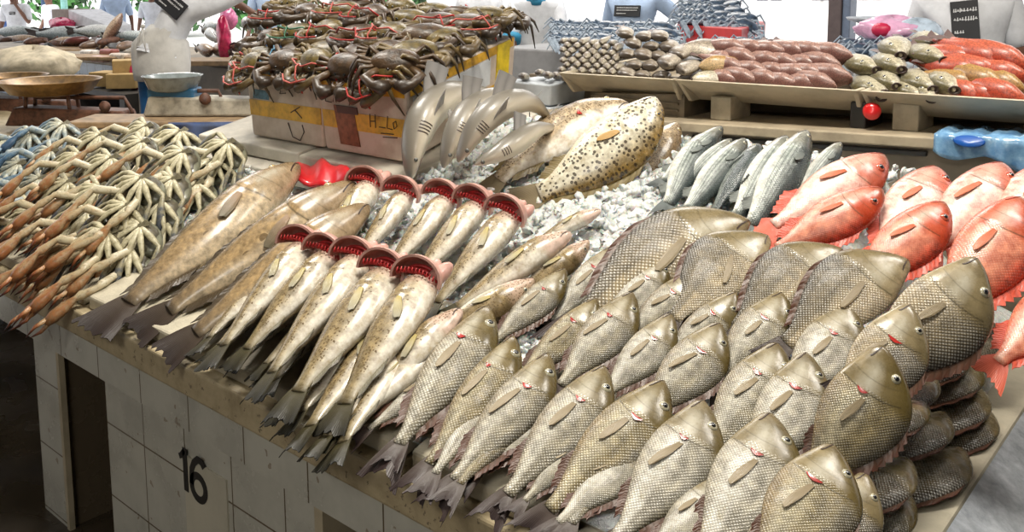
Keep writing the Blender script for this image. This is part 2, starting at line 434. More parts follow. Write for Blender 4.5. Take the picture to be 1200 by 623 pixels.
def make_fish(name, sp, spine, M, label, cat, group=None, deep=1.0, fat=1.0, vis=1, eye=True, gill=True, pelvic=False, lod=1.0, spread=1.0, seed=0, jag=0.5, pec=True, dorsal=True, mouth=True, tailtwist=0.0, fins=1.0):
    rr = random.Random(seed * 31 + 5)
    f = FishShape(sp, deep, fat); S = f.sp
    loc = spine.map([[0.5, 0, 0]])[0]
    root = thing(name, loc, label, cat, group)
    obj('body', body_mesh(f, spine, loc, M['body'], lod), root)
    e = S['s'][-1]
    # tail fin
    nc = 17; us = np.linspace(-1, 1, nc); rows = []
    zt, zb = f.top(e), f.bot(e)
    tl = 1.0 - e; sprd = S['tspread'] * spread
    for k in range(6):
        v = k / 5.0; r = []
        for u in us:
            z0 = (zt + zb) / 2 + (zt - zb) / 2 * u * 0.9
            z1 = u * sprd * (0.9 + 0.1 * abs(u)) + (zt + zb) / 2
            sx = e - 0.035 + (tl + 0.035 - S['fork'] * (1 - abs(u) ** 1.3)) * v + (rr.uniform(-.012, .012) if k == 5 else 0)
            r.append((sx, 0.012 * math.sin(u * 4 + seed) * v * v + tailtwist * v * v * u, z0 * (1 - v ** 0.8) + z1 * v ** 0.8))
        rows.append(r)
    obj('tail_fin', sheet('tail_fin', spine, loc, rows, M['tail']), root)
    # dorsal and anal fins
    for nm, key, sgn in (('dorsal_fin', 'dorsal', 1), ('anal_fin', 'anal', -1)):
        a, b, h = S[key]
        if not h or (nm == 'dorsal_fin' and not dorsal): continue
        n = 25 if sgn > 0 else 11; rows = []
        q = np.linspace(a, b, n); edge = f.top if sgn > 0 else f.bot
        for v in (-0.25, 0.35, 1.0):
            r = []
            for i, s0 in enumerate(q):
                env = min(1, i / 3.0 + 0.15) * (1 - 0.45 * (i / (n - 1)) ** 2)
                hh = h * env * fins * (1 - jag * 0.55 * (i % 2)) if v == 1.0 else h * env * fins * max(v, 0) * 0.8
                r.append((s0 + 0.045 * max(v, 0), 0.004 * math.sin(i) * v, float(edge(s0)) + sgn * (hh if v > 0 else -0.02)))
            rows.append(r)
        obj(nm, sheet(nm, spine, loc, rows, M['fin']), root)
    # pectoral fin lying on the visible side
    if pec:
        s0, t0, ln = S['pec']; ln *= rr.uniform(.72, .95); t0 += rr.uniform(-.08, .08); pd_ = rr.uniform(.1, .4); rows = []
        lift = 0.004 + 0.012 * rr.random()
        for k in range(6):
            v = k / 5.0; wd = 0.022 + 0.026 * math.sin(min(1, v * 1.25) * PI / 2) * (1 - 0.75 * max(0, v - 0.55) / 0.45)
            r = []
            for j in range(7):
                u = j / 6.0 - 0.5
                s_ = s0 + ln * v - abs(u) * 0.03 * v; zz = t0 - pd_ * v
                t_ = np.clip(zz + u * wd / max(0.05, float(f.top(s_) - f.bot(s_)) / 2), -0.95, 0.95)
                p = f.P(np.array(s_), np.array(t_), 0.004 + lift * v * (1 if abs(u) < .4 else .7), vis); r.append(tuple(p))
            rows.append(r)
        obj('pectoral_fin', sheet('pectoral_fin', spine, loc, rows, M['pec']), root)
    if pelvic:
        rows = []
        for k in range(4):
            v = k / 3.0
            rows.append([(0.34 + 0.15 * v + 0.02 * u, vis * (0.02 + 0.015 * v + 0.01 * u), float(f.bot(0.36)) + 0.02 - 0.05 * v * (0.4 + u)) for u in np.linspace(0, 1, 5)])
        obj('pelvic_fin', sheet('pelvic_fin', spine, loc, rows, M['fin']), root)
    if eye:
        es, et, er = S['eye']
        c = f.P(np.array(es), np.array(et), -er * 0.25, vis)
        C = spine.map([c])[0]; X = nrm(spine.map([c + [er, 0, 0]])[0] - C); Z = nrm(spine.map([c + [0, 0, er]])[0] - C)
        pn = f.P(np.array(es), np.array(et - .12), 0, vis); pp = f.P(np.array(es), np.array(et + .12), 0, vis)
        pa = f.P(np.array(es - .02), np.array(et), 0, vis); pb = f.P(np.array(es + .02), np.array(et), 0, vis)
        n_ = nrm(np.cross(spine.map([pb])[0] - spine.map([pa])[0], spine.map([pp])[0] - spine.map([pn])[0]))
        if n_ @ (spine.map([c + [0, vis * .01, 0]])[0] - C) < 0: n_ = -n_
        X = nrm(X - (X @ n_) * n_); Z = np.cross(n_, X); rL = er * spine.L
        eo = MB().ball(C - loc, X * rL, Z * rL, n_ * rL * 0.62, 14, 8).build('eye', M['eye'], root, smooth=True)
        MB().ball(C - loc + n_ * rL * 0.42, X * rL * 0.56, Z * rL * 0.56, n_ * rL * 0.3, 12, 6).build('pupil', M['pupil'], eo, smooth=True)
    if gill and S['gill']:
        g = S['gill']; rows = []
        t1 = rr.uniform(-.5, -.25); t2 = t1 + rr.uniform(.25, .5)
        for k in range(3):
            r = []
            for j in range(9):
                t = t1 + (t2 - t1) * j / 8; wv = 0.018 * math.sin(PI * j / 8) + 0.002
                s_ = g - 0.05 * abs(t + .1) ** 2 - 0.004 + wv * (k / 2.0)
                r.append(tuple(f.P(np.array(s_), np.array(t), 0.006, vis)))
            rows.append(r)
        obj('gill_opening', sheet('gill_opening', spine, loc, rows, M['gill'], 0.001), root)
    if mouth:
        rows = []
        for k in range(2):
            rows.append([tuple(f.P(np.array(0.004 + 0.011 * j), np.array(-.30 - 0.055 * j + (k - .5) * (.10 - 0.004 * j)), 0.0012, vis)) for j in range(8)])
        obj('mouth', sheet('mouth', spine, loc, rows, M['mouth'], 0.001), root)
    return root, f, loc

def place_spine(snout, tail, oh, ot, b=0.35, roll=0.0, bend=0.0, sag=0.0, H=None, T=None, lift=0.0):
    """spine from a tail point to a snout point on the bed; roll 0 = back to the right, 180 = back to the left"""
    H = atbed(*snout, oh) if H is None else np.asarray(H); T = atbed(*tail, ot) if T is None else np.asarray(T)
    A = nrm(H - T); L = np.linalg.norm(H - T)
    V = (1 - b) * NBED + b * CDIR; V = nrm(V - (V @ A) * A); B = np.cross(A, V)
    q = np.linspace(0, 1, 25)[:, None]
    pts = T + (H - T) * q + B * (bend * L * 4 * q * (1 - q)) + V * (lift * L * 4 * q * (1 - q)) - V * (sag * L * (1 - q) ** 3)
    r = math.radians(roll)
    D = B * math.cos(r) - V * math.sin(r)     # back direction
    N = np.cross(D, A)                        # so that A x N = D
    flip = 1
    sp = Spine(pts, N, flip)
    sp.vis = 1 if N @ V > 0 else -1
    sp.V, sp.B, sp.A = V, B, A
    return sp
# ------------------------------------------------------------------ setting: floors, the far facade
GL = NT('wet concrete'); _o = GL.obj()
_c = GL.ramp(GL.noise(_o, 3, 5), [(0.3, (0.02, 0.015, 0.01)), (0.55, (0.055, 0.042, 0.028)), (0.8, (0.1, 0.08, 0.055))])
M_FLOOR = GL.done(_c, GL.ramp(GL.noise(_o, 2, 3), [(0.4, (0.15,) * 3), (0.7, (0.6,) * 3)]))
tag(MB().box((-16, -6, -0.1), (8, 2.5, 0)).build('floor', M_FLOOR), kind='structure')
tag(MB().box((-16, 2.5, -0.1), (8, 9, 0.15)).build('floor_raised', mat('platform concrete', (0.22, 0.2, 0.17), 0.6)), kind='structure')
tag(MB().box((-90, 9, -0.1), (60, 90, 0.05)).build('floor_yard', mat('bright paving', (0.75, 0.73, 0.7), 0.8)), kind='structure')

M_ROOF = mat('roof underside', (0.14, 0.13, 0.12), 0.8)
tag(MB().box((-16, -6, 4.6), (8, 9, 4.75)).build('ceiling', M_ROOF), kind='structure')
tag(MB().box((-16, -6.2, 0), (8, -6, 4.6)).build('wall_front_unseen', mat('painted wall', (0.45, 0.43, 0.39), 0.8)), kind='structure')  # unseen wall, added to cut the light on the counter front
tag(MB().box((8, -6, 0), (8.2, 9, 4.6)).build('wall_right_unseen', mat('painted wall right', (0.5, 0.48, 0.44), 0.8)), kind='structure')  # unseen wall, added to darken the light from the right
# ------------------------------------------------------------------ our counter
def tile_mat(name, x0, w, z0, h, col, dirt=0.25):
    t = NT(name); o = t.obj(); p = t.xyz(o)
    def line(c, a, b, th):
        f = t.math('FRACT', t.math('DIVIDE', t.math('SUBTRACT', c, a), b))
        d = t.math('MINIMUM', f, t.math('SUBTRACT', 1.0, f))
        return t.math('LESS_THAN', d, th / b)
    g = t.math('MAXIMUM', line(p[0], x0, w, 0.0022), line(p[2], z0, h, 0.0022))
    gy = line(p[1], 1.0, w, 0.0022)
    nz = t.noise(o, 7, 5)
    c = t.ramp(nz, [(0.3, tuple(x * (1 - dirt) for x in col)), (0.6, col)])
    sm = t.noise(o, 23, 2)
    c = t.mix(t.math('MULTIPLY', t.math('GREATER_THAN', sm, 0.70), 0.6), c, (0.16, 0.10, 0.05, 1))
    c = t.mix(g, c, (0.11, 0.085, 0.055, 1))
    return t.done(c, t.ramp(nz, [(0.3, (0.4,) * 3), (0.6, (0.16,) * 3)]))
M_CONC = NT('stained concrete'); _o = M_CONC.obj()
_c = M_CONC.ramp(M_CONC.noise(_o, 9, 6, 0.7), [(0.28, (0.25, 0.195, 0.11)), (0.5, (0.43, 0.35, 0.215)), (0.75, (0.56, 0.47, 0.3))])
_c = M_CONC.mix(M_CONC.math('GREATER_THAN', M_CONC.noise(_o, 55, 3), 0.66), _c, (0.2, 0.16, 0.1, 1))
M_CONC.bump(M_CONC.noise(_o, 60, 4), 0.25, 0.004)
M_CONC = M_CONC.done(_c, 0.55)
XR, XL = -0.352, -8.0
TW = 0.226; TX0 = -2.7835
counter = thing('market_counter', (-2.3, 1.35, 0), 'white tiled fish counter with concrete top, numbered 16, under the piled fish', 'counter')
CO = (-2.3, 1.35, 0)
def cpart(mb, nm, m, bevel=0.0):
    V = [tuple(np.asarray(p) - np.asarray(CO)) for p in mb.v]
    o = obj(nm, mesh(nm, V, mb.f, m, None, False), counter)
    if bevel:
        b = o.modifiers.new('bevel', 'BEVEL'); b.width = bevel; b.segments = 3
    return o
cpart(MB().box((XL, Y0, 0.646), (XR, 2.46, ZT)), 'counter_top', M_CONC, 0.008)
WT = (0.5, 0.49, 0.43)
cpart(MB().box((XL, Y0 + 0.014, 0.551), (XR, Y0 + 0.05, 0.641)), 'tile_apron', tile_mat('apron tile', TX0 - CO[0], TW, 0.55 - 0.2, 0.3, WT))
cpart(MB().box((XL, Y0 + 0.03, 0.641), (XR, Y0 + 0.06, 0.646)), 'joint', mat('dark joint', (0.04, 0.03, 0.02), 0.8))
cpart(MB().box((-2.33, Y0 + 0.028, 0), (-1.427, 2.3, 0.551)), 'tiled_base', tile_mat('base tile', -2.33 - CO[0], 0.2, 0.012, 0.206, WT))
cpart(MB().box((-1.427, Y0 + 0.3, 0), (XR, 2.3, 0.551)), 'opening_shade', mat('dark opening', (0.05, 0.045, 0.04), 0.7))  # set-back block; shade of the open bay put into its dark colour
cpart(MB().box((-2.785, Y0 + 0.028, 0), (-2.62, 1.5, 0.551)), 'tiled_pillar', tile_mat('pillar tile', -2.785 - CO[0], 0.1649, 0.012, 0.206, WT))
cpart(MB().box((-2.622, Y0 + 0.024, 0), (-2.605, Y0 + 0.04, 0.551)), 'corner_strip', mat('cream corner strip left', (0.42, 0.36, 0.25), 0.6))
cpart(MB().box((-1.427, Y0 + 0.026, 0), (-1.40, Y0 + 0.3, 0.551)), 'pillar_edge', mat('cream corner strip', (0.42, 0.36, 0.25), 0.6))
cpart(MB().box((-1.93, Y0 + 0.0235, 0.07), (-1.748, Y0 + 0.0285, 0.475)), 'number_tile', mat('number tile', (0.5, 0.47, 0.38), 0.35, 0.1, 8))
M_PAINT = mat('black paint', (0.012, 0.011, 0.01), 0.5, 0.05)
def ribbon(pts, w, nm):      # painted stroke lying on the tile, (x, z) points
    y = Y0 + 0.0222; m = MB(); n = len(pts); P_ = [np.array(p, float) for p in pts]
    for i, p in enumerate(P_):
        t = nrm(P_[min(i + 1, n - 1)] - P_[max(i - 1, 0)]); q = np.array([-t[1], t[0]]) * w / 2
        for yy in (y, y + 0.0012):
            for sg in (1, -1): m.v.append((p[0] + q[0] * sg, yy, p[1] + q[1] * sg))
    for i in range(n - 1):
        b = i * 4; c = b + 4
        m.f += [(b, b + 1, c + 1, c), (b + 2, c + 2, c + 3, b + 3), (b, c, c + 2, b + 2), (b + 1, b + 3, c + 3, c + 1)]
    m.f += [(0, 2, 3, 1), (4 * n - 4, 4 * n - 3, 4 * n - 1, 4 * n - 2)]
    o = cpart(m, nm, M_PAINT); o['label'] = 'black painted digit'
_pp = aty(226, 556, Y0 + 0.0222); _x, _z = _pp[0], _pp[2]
H6 = 0.108; ribbon([(_x - .034, _z - H6 / 2), (_x - .034, _z + H6 / 2)], .019, 'digit_one')
ribbon([(_x - .036, _z + H6 / 2 - .006), (_x - .050, _z + H6 / 2 - .022), (_x - .060, _z + H6 / 2 - .028)], .014, 'digit_one_flag')
_c = (_x + .022, _z - .025)
ribbon([(_x + .050, _z + H6 / 2 - .020), (_x + .040, _z + H6 / 2 - .010), (_x + .024, _z + H6 / 2 - .008), (_x + .006, _z + H6 / 2 - .022), (_x - .005, _z + .012), (_x - .008, _z - .020)] + [(_c[0] + .030 * math.cos(q), _c[1] + .029 * math.sin(q)) for q in np.linspace(PI, 3 * PI, 24)], .018, 'digit_six')

M_STEEL = NT('galvanised steel'); _o = M_STEEL.obj()
_c = M_STEEL.ramp(M_STEEL.noise(_o, 30, 5, 0.7), [(0.3, (0.25, 0.27, 0.3)), (0.6, (0.48, 0.51, 0.55)), (0.8, (0.66, 0.68, 0.7))])
M_STEEL.bump(M_STEEL.noise(_o, 80, 3), 0.3, 0.003); M_STEEL = M_STEEL.done(_c, 0.42, 0.55)
g = MB()
g.hexa([(-0.348, 0.8, 0.735), (-0.198, 0.8, 0.655), (-0.198, 2.4, 0.655), (-0.348, 2.4, 0.735), (-0.348, 0.8, 0.75), (-0.193, 0.8, 0.668), (-0.193, 2.4, 0.668), (-0.348, 2.4, 0.75)])
g.hexa([(-0.203, 0.8, 0.55), (-0.193, 0.8, 0.55), (-0.193, 2.4, 0.55), (-0.203, 2.4, 0.55), (-0.203, 0.8, 0.66), (-0.193, 0.8, 0.66), (-0.193, 2.4, 0.66), (-0.203, 2.4, 0.66)])
tag(g.build('steel_gutter', M_STEEL, origin=(-0.31, 1.6, 0.7)), 'grey galvanised steel gutter along the right end of the counter', 'gutter')

M_FOAM = mat('polystyrene', (0.5, 0.45, 0.34), 0.7, 0.1, 18, 0.25)
FOAMX = [(-3.1, -2.83), (-2.8, -2.43), (-2.4, -2.13), (-2.1, -1.83), (-1.8, -1.5), (-1.47, -1.17), (-1.14, -0.8)]
for i, (a, b) in enumerate(FOAMX):
    y0, y1 = Y0 + 0.03, 1.42
    z0, z1 = bedz(y0) - 0.006, bedz(y1) - 0.012
    o = MB().hexa([(a, y0, z0 - .014), (b, y0, z0 - .014), (b, y1, z1 - .03), (a, y1, z1 - .03), (a, y0, z0 + .022), (b, y0, z0 + .022), (b, y1, z1), (a, y1, z1)]).build('foam_slab', M_FOAM, origin=((a + b) / 2, y0, ZT), bevel=0.006)
    tag(o, 'cream polystyrene slab under the fish, %s from the left along the counter front' % nth(i), 'foam slab', 'foam slabs under the fish')
tag(MB().box((-0.78, Y0 + 0.02, ZT), (-0.352, 2.44, ZT + 0.028)).build('foam_slab', M_FOAM, origin=(-0.6, 1.7, ZT), bevel=0.006), 'cream polystyrene slab beside the steel gutter at the right end', 'foam slab')

# ------------------------------------------------------------------ crushed ice (stuff)
def smooth_noise(x, y):
    return (math.sin(x * 9.1 + math.sin(y * 7.3) * 1.7) + math.sin(y * 11.7 + math.sin(x * 5.9) * 2.1) + 0.5 * math.sin(x * 23 + y * 19) + 0.4 * math.sin(y * 31 - x * 17)) / 3
ice = MB()
nx, ny = 230, 115
X0, X1, YA, YB = -3.05, -0.42, Y0 + 0.06, 2.42
for j in range(ny):
    for i in range(nx):
        x = X0 + (X1 - X0) * i / (nx - 1); y = YA + (YB - YA) * j / (ny - 1)
        z = bedz(min(y, 2.2)) - 0.012 - max(0, y - 2.2) * 1.3 + 0.02 * smooth_noise(x, y) + R.uniform(-.008, .008) - 0.02 * max(0, 1.35 - y) / 0.3
        edge = max(0, (x + 0.75) / 0.33, (-2.75 - x) / 0.1)
        z -= 0.09 * min(1, max(0, (-1.9 - x) / .08)) * min(1, max(0, (y - 1.66) / .08))
        z -= edge * (z - ZT - 0.035) if edge < 1 else (z - ZT - 0.035)
        ice.v.append((x, y, max(z, ZT + 0.03)))
ice.f += grid_faces(ny, nx)[:]
def chunk(c, r):
    u = nrm([R.gauss(0, 1) for _ in range(3)]); v = nrm(np.cross(u, [R.gauss(0, 1) for _ in range(3)])); w = np.cross(u, v)
    b = len(ice.v)
    ice.ball(c, u * r * R.uniform(.8, 1.3), v * r * R.uniform(.7, 1.2), w * r * R.uniform(.4, .8), 6, 5)
    for k in range(b, len(ice.v)):
        ice.v[k] = tuple(np.asarray(ice.v[k]) + np.array([R.uniform(-1, 1) for _ in range(3)]) * r * 0.36)
def icy(x, y): return not (x < -1.93 and y > 1.70) and x > -2.8
for _ in range(4200):
    y = R.uniform(1.35, 2.3) if R.random() < .88 else R.uniform(1.08, 1.35); x = R.uniform(-2.95, -0.62) if R.random() < .4 else R.uniform(-2.2, -0.95)
    if not icy(x, y): continue
    chunk((x, y, bedz(min(y, 2.2)) - max(0, y - 2.2) * 1.3 + R.uniform(-.018, -.003) + 0.015 * smooth_noise(x, y) - 0.02 * max(0, 1.35 - y) / 0.3), R.uniform(.006, .017))
for _ in range(60):
    p = atbed(R.uniform(1140, 1200), R.uniform(330, 440), 0); chunk((min(p[0], -0.5), p[1], p[2] - 0.02), R.uniform(.014, .03))
I_ = NT('crushed ice'); _n = I_.noise(I_.obj(), 70, 4)
I_.bump(_n, 0.6, 0.01)
_c = I_.ramp(_n, [(0.3, (0.66, 0.7, 0.69)), (0.6, (0.86, 0.88, 0.86))])
M_ICE = I_.done(_c, 0.14, 0, 0.5, 0.3, 0.25, 0.4)
io = ice.build('crushed_ice', M_ICE, smooth=True, origin=(-1.7, 1.7, ZT))
tag(io, 'crushed ice heaped over the counter between the fish', 'ice', kind='stuff')
# ------------------------------------------------------------------ fish skins
M_PUP = mat('pupil black', (0.008, 0.008, 0.009), 0.08, 0, coat=1.0)
M_GILL = mat('gill red', (0.42, 0.025, 0.02), 0.25, 0.3, 60, coat=0.5)
M_MOUTH = mat('mouth dark', (0.05, 0.03, 0.025), 0.4)
M_EYE = mat('eye silver', (0.40, 0.37, 0.26), 0.15, 0.15, 60, coat=1.0)
M_EYEG = mat('eye gold', (0.55, 0.42, 0.2), 0.15, 0.15, 60, coat=1.0)
HEAD_E = ((0.26, 0.205, 0.11, 1), (0.095, 0.066, 0.013, 1))
def emp(nm, back, side, belly, **k):
    return dict(body=fish_mat(nm, back, side, belly, k.pop('head', HEAD_E), **k),
                tail=fin_mat(nm + ' tail', (0.09, 0.065, 0.045, 1), (0.03, 0.018, 0.019, 1)), fin=fin_mat(nm + ' fin', (0.085, 0.06, 0.035, 1), (0.085, 0.032, 0.02, 1), 14),
                pec=fin_mat(nm + ' pectoral', (0.2, 0.15, 0.08, 1), (0.3, 0.24, 0.15, 1), 9), eye=M_EYE, pupil=M_PUP, gill=M_GILL, mouth=M_MOUTH)
EMPS = [emp('emperor skin', (0.055, 0.041, 0.014), (0.235, 0.203, 0.135), (0.24, 0.195, 0.13), band=(0.48, 0.445, 0.36), gl=.265),
        emp('emperor skin pale', (0.08, 0.065, 0.028), (0.32, 0.29, 0.225), (0.34, 0.3, 0.225), band=(0.6, 0.57, 0.5), gl=.265),
        emp('emperor skin olive', (0.05, 0.034, 0.008), (0.185, 0.14, 0.055), (0.2, 0.14, 0.06), band=(0.38, 0.325, 0.2), gl=.265)]
DARK = emp('bream skin dark', (0.028, 0.018, 0.006), (0.115, 0.082, 0.034), (0.3, 0.23, 0.13), band=(0.3, 0.23, 0.125), gl=.265, k=54, edge=0.34, glow=0.6, head=((0.34, 0.28, 0.17, 1), (0.17, 0.13, 0.06, 1)))
GSKIN = dict(body=fish_mat('spotted grouper skin', (0.13, 0.09, 0.04), (0.27, 0.205, 0.11), (0.62, 0.57, 0.48), ((0.7, 0.5, 0.42, 1), (0.42, 0.3, 0.2, 1)), k=0, hs=0.2, spot=((0.10, 0.06, 0.025, 1), 74, 0.36, 0.2), ramp=(0.06, 0.36, 0.52, 0.85), tail=(0.22, 0.18, 0.10, 1)),
             tail=fin_mat('grouper tail', (0.12, 0.1, 0.04, 1), (0.018, 0.018, 0.017, 1)), fin=fin_mat('grouper fin', (0.3, 0.27, 0.16, 1), (0.12, 0.11, 0.09, 1), 14),
             pec=fin_mat('grouper pectoral', (0.55, 0.42, 0.08, 1), (0.30, 0.28, 0.22, 1), 9), eye=M_EYE, pupil=M_PUP, gill=M_GILL, mouth=M_MOUTH)
BSKIN = dict(body=fish_mat('brown grouper skin', (0.12, 0.08, 0.035), (0.31, 0.215, 0.11), (0.5, 0.4, 0.27), ((0.4, 0.29, 0.18, 1), (0.2, 0.13, 0.06, 1)), k=0, mott=0.5, gl=.29, spot=((0.13, 0.085, 0.04, 1), 16, 0.3, 0.3), hs=0.24, ramp=(0.1, 0.4, 0.6, 0.9), tail=(0.11, 0.085, 0.06, 1)),
             tail=fin_mat('brown grouper tail', (0.085, 0.06, 0.035, 1), (0.025, 0.018, 0.018, 1)), fin=fin_mat('brown grouper fin', (0.13, 0.09, 0.045, 1), (0.05, 0.037, 0.024, 1), 16),
             pec=fin_mat('brown grouper pectoral', (0.36, 0.2, 0.1, 1), (0.13, 0.12, 0.08, 1), 9), eye=M_EYEG, pupil=M_PUP, gill=M_GILL, mouth=M_MOUTH)
def LG(nm, back, side, belly, spot):
    return dict(body=fish_mat(nm, back, side, belly, None, k=0, spot=spot, hs=0.2, ramp=(0.15, 0.36, 0.6, 0.9)),
                tail=fin_mat(nm + ' tail', (0.3, 0.24, 0.14, 1), (0.12, 0.09, 0.05, 1)), fin=fin_mat(nm + ' fin', (0.3, 0.24, 0.1, 1), (0.14, 0.1, 0.04, 1), 14),
                pec=fin_mat(nm + ' pectoral', (0.5, 0.3, 0.1, 1), (0.45, 0.28, 0.1, 1), 9), eye=M_EYEG, pupil=M_PUP, gill=M_GILL, mouth=M_MOUTH)
LGA = LG('large grouper skin brown', (0.17, 0.115, 0.06), (0.38, 0.3, 0.2), (0.7, 0.64, 0.55), ((0.085, 0.045, 0.02, 1), 80, 0.4, 0.36))
LGB = LG('large grouper skin yellow', (0.22, 0.14, 0.04), (0.6, 0.56, 0.44), (0.66, 0.6, 0.46), ((0.03, 0.018, 0.01, 1), 46, 0.40, 0.1))
MSKIN = dict(body=fish_mat('mullet skin', (0.03, 0.045, 0.05), (0.3, 0.335, 0.31), (0.66, 0.66, 0.61), ((0.36, 0.34, 0.28, 1), (0.06, 0.066, 0.06, 1)), k=60, edge=0.15, glow=0.2, stripes=((0.05, 0.065, 0.06, 1), 9, 0.6), hs=0.2, rough=0.25, bumps=.2, ramp=(0.04, 0.3, 0.42, 0.72)),
             tail=fin_mat('mullet tail', (0.16, 0.19, 0.18, 1), (0.09, 0.1, 0.1, 1)), fin=fin_mat('mullet fin', (0.2, 0.22, 0.2, 1), (0.12, 0.13, 0.12, 1), 8),
             pec=fin_mat('mullet pectoral', (0.12, 0.14, 0.14, 1), (0.2, 0.22, 0.2, 1), 8), eye=M_EYE, pupil=M_PUP, gill=M_GILL, mouth=M_MOUTH)
def RS(nm, back, side, belly, head, band):
    return dict(body=fish_mat(nm, back, side, belly, head, k=60, edge=0.08, glow=0.2, hs=0.27, mott=0.55, band=band, gl=.28, bumps=.12, ramp=(0.08, 0.38, 0.55, 0.86)),
                tail=fin_mat(nm + ' tail', (0.48, 0.06, 0.03, 1), (0.6, 0.13, 0.075, 1)), fin=fin_mat(nm + ' fin', (0.46, 0.045, 0.02, 1), (0.56, 0.09, 0.05, 1), 16),
                pec=fin_mat(nm + ' pectoral', (0.5, 0.09, 0.03, 1), (0.58, 0.2, 0.11, 1), 9), eye=mat(nm + ' eye', (0.55, 0.1, 0.05), 0.15, 0.2, 50, coat=1.0), pupil=M_PUP, gill=M_GILL, mouth=mat(nm + ' mouth', (0.4, 0.06, 0.04), 0.4))
RED = [RS('red snapper skin', (0.46, 0.035, 0.008), (0.60, 0.2, 0.12), (0.56, 0.15, 0.08), ((0.55, 0.13, 0.07, 1), (0.46, 0.045, 0.012, 1)), (0.66, 0.34, 0.25)),
       RS('red snapper skin pale', (0.5, 0.06, 0.02), (0.68, 0.43, 0.36), (0.64, 0.36, 0.28), ((0.62, 0.25, 0.18, 1), (0.5, 0.08, 0.035, 1)), (0.74, 0.58, 0.52))]
M_SHARK = NT('shark skin'); _s = M_SHARK.xyz(M_SHARK.uv('st'))
_c = M_SHARK.ramp(M_SHARK.math('ADD', _s[1], M_SHARK.math('MULTIPLY', M_SHARK.math('SUBTRACT', M_SHARK.noise(M_SHARK.obj(), 14, 3), 0.5), 0.12)),
                  [(0.34, (0.66, 0.6, 0.48)), (0.55, (0.44, 0.385, 0.3)), (0.74, (0.23, 0.205, 0.165)), (0.94, (0.16, 0.145, 0.12))])
M_SHARK.bump(M_SHARK.noise(M_SHARK.obj(), 300, 2), 0.15, 0.002)
SSKIN = dict(body=M_SHARK.done(_c, 0.38, 0, 0.5, 0.2), tail=fin_mat('shark tail', (0.25, 0.24, 0.22, 1), (0.2, 0.19, 0.18, 1), 3), fin=fin_mat('shark fin', (0.3, 0.28, 0.26, 1), (0.22, 0.21, 0.2, 1), 2),
             pec=fin_mat('shark pectoral', (0.42, 0.39, 0.35, 1), (0.3, 0.28, 0.26, 1), 2), eye=mat('shark eye', (0.1, 0.1, 0.09), 0.1), pupil=M_PUP, gill=M_GILL, mouth=mat('shark mouth', (0.25, 0.05, 0.04), 0.4))

# ------------------------------------------------------------------ emperors in rows (snout px, tail px, skin, deep, options)
sd = [100]
def fish(name, sp, M, snout, tail, label, cat, group=None, oh=0.06, ot=0.02, b=0.35, roll=0, bend=0.0, sag=0.04, H=None, T=None, lift=0.0, **k):
    sd[0] += 1
    spn = place_spine(snout, tail, oh, ot, b, roll, bend, sag, H, T, lift)
    k.setdefault('vis', spn.vis); k.setdefault('seed', sd[0])
    return make_fish(name, sp, spn, M, label, cat, group, **k)
def emps(rows, rowname, group, **kw):
    for i, (sn, tl, mi, deep, ex) in enumerate(rows):
        kk = dict(kw); kk.update(ex or {})
        lab = kk.pop('lab', None) or '%s emperor fish, %s from left in the %s' % (('silver', 'pale silver', 'olive')[mi], nth(i), rowname)
        kk.setdefault('bend', R.uniform(-.01, .03)); kk.setdefault('jag', 0.6)
        fish('emperor_fish', 'emperor', EMPS[mi], sn, tl, lab, 'fish', group, deep=deep * min(1.02, 0.74 + (sn[0] - 560) / 1300), **kk)
emps([((580, 362), (437, 556), 0, 1.05, None), ((609, 397), (472, 574), 2, .95, None), ((650, 418), (498, 592), 0, 1.0, None),
      ((717, 434), (562, 610), 0, 1.05, None), ((787, 453), (606, 627), 2, 1.05, None), ((835, 475), (690, 662), 1, 1.1, None),
      ((916, 490), (788, 692), 1, 1.15, dict(oh=.07)), ((990, 530), (862, 712), 2, 1.2, dict(oh=.17, ot=.12))],
     'front row', 'front row of emperor fish', oh=0.075, ot=0.03, b=0.45, sag=0.06)
emps([((667, 318), (555, 420), 0, 1.0, None), ((704, 353), (580, 462), 2, 1.0, None), ((748, 347), (635, 475), 0, 1.1, None), ((793, 372), (685, 485), 1, 1.05, None),
      ((852, 384), (730, 515), 0, 1.1, None), ((921, 408), (800, 560), 0, 1.1, None), ((956, 418), (850, 590), 1, 1.05, None)],
     'second row behind the front row', 'second row of emperor fish', oh=0.06, ot=0.02, b=0.45)
emps([((722, 292), (630, 395), 1, 1.0, None), ((785, 302), (680, 410), 1, 1.0, None), ((820, 321), (705, 425), 0, 1.0, None), ((868, 347), (750, 445), 0, .95, None),
      ((925, 348), (820, 470), 0, 1.15, None), ((1003, 360), (893, 500), 1, 1.1, None)],
     'third row below the big dark breams', 'third row of emperor fish', oh=0.055, ot=0.0, b=0.45)
emps(sorted([((540, 425), (403, 517), 1, .9, None), ((592, 440), (486, 580), 1, .9, None), ((655, 470), (533, 573), 1, .85, None), ((700, 500), (592, 604), 0, .9, None),
      ((765, 515), (626, 632), 1, .95, None), ((850, 560), (735, 672), 1, .95, None), ((940, 590), (835, 705), 0, 1, None), ((560, 410), (447, 545), 0, .85, None), ((630, 455), (512, 590), 2, .85, None), ((740, 490), (648, 640), 0, .9, None), ((680, 480), (575, 598), 2, .85, None)], key=lambda q: q[1][0]),
     'layer tucked under the front row', 'emperor fish under the front row', oh=0.045, ot=0.036, b=0.25, gill=False, eye=False, mouth=False)
fish('emperor_fish', 'emperor', EMPS[2], (1048, 412), (915, 600), 'largest olive emperor fish with round eye and spiny back, on the right pile', 'fish', deep=1.25, oh=0.19, ot=0.045, b=0.6, jag=0.9, bend=0.03)
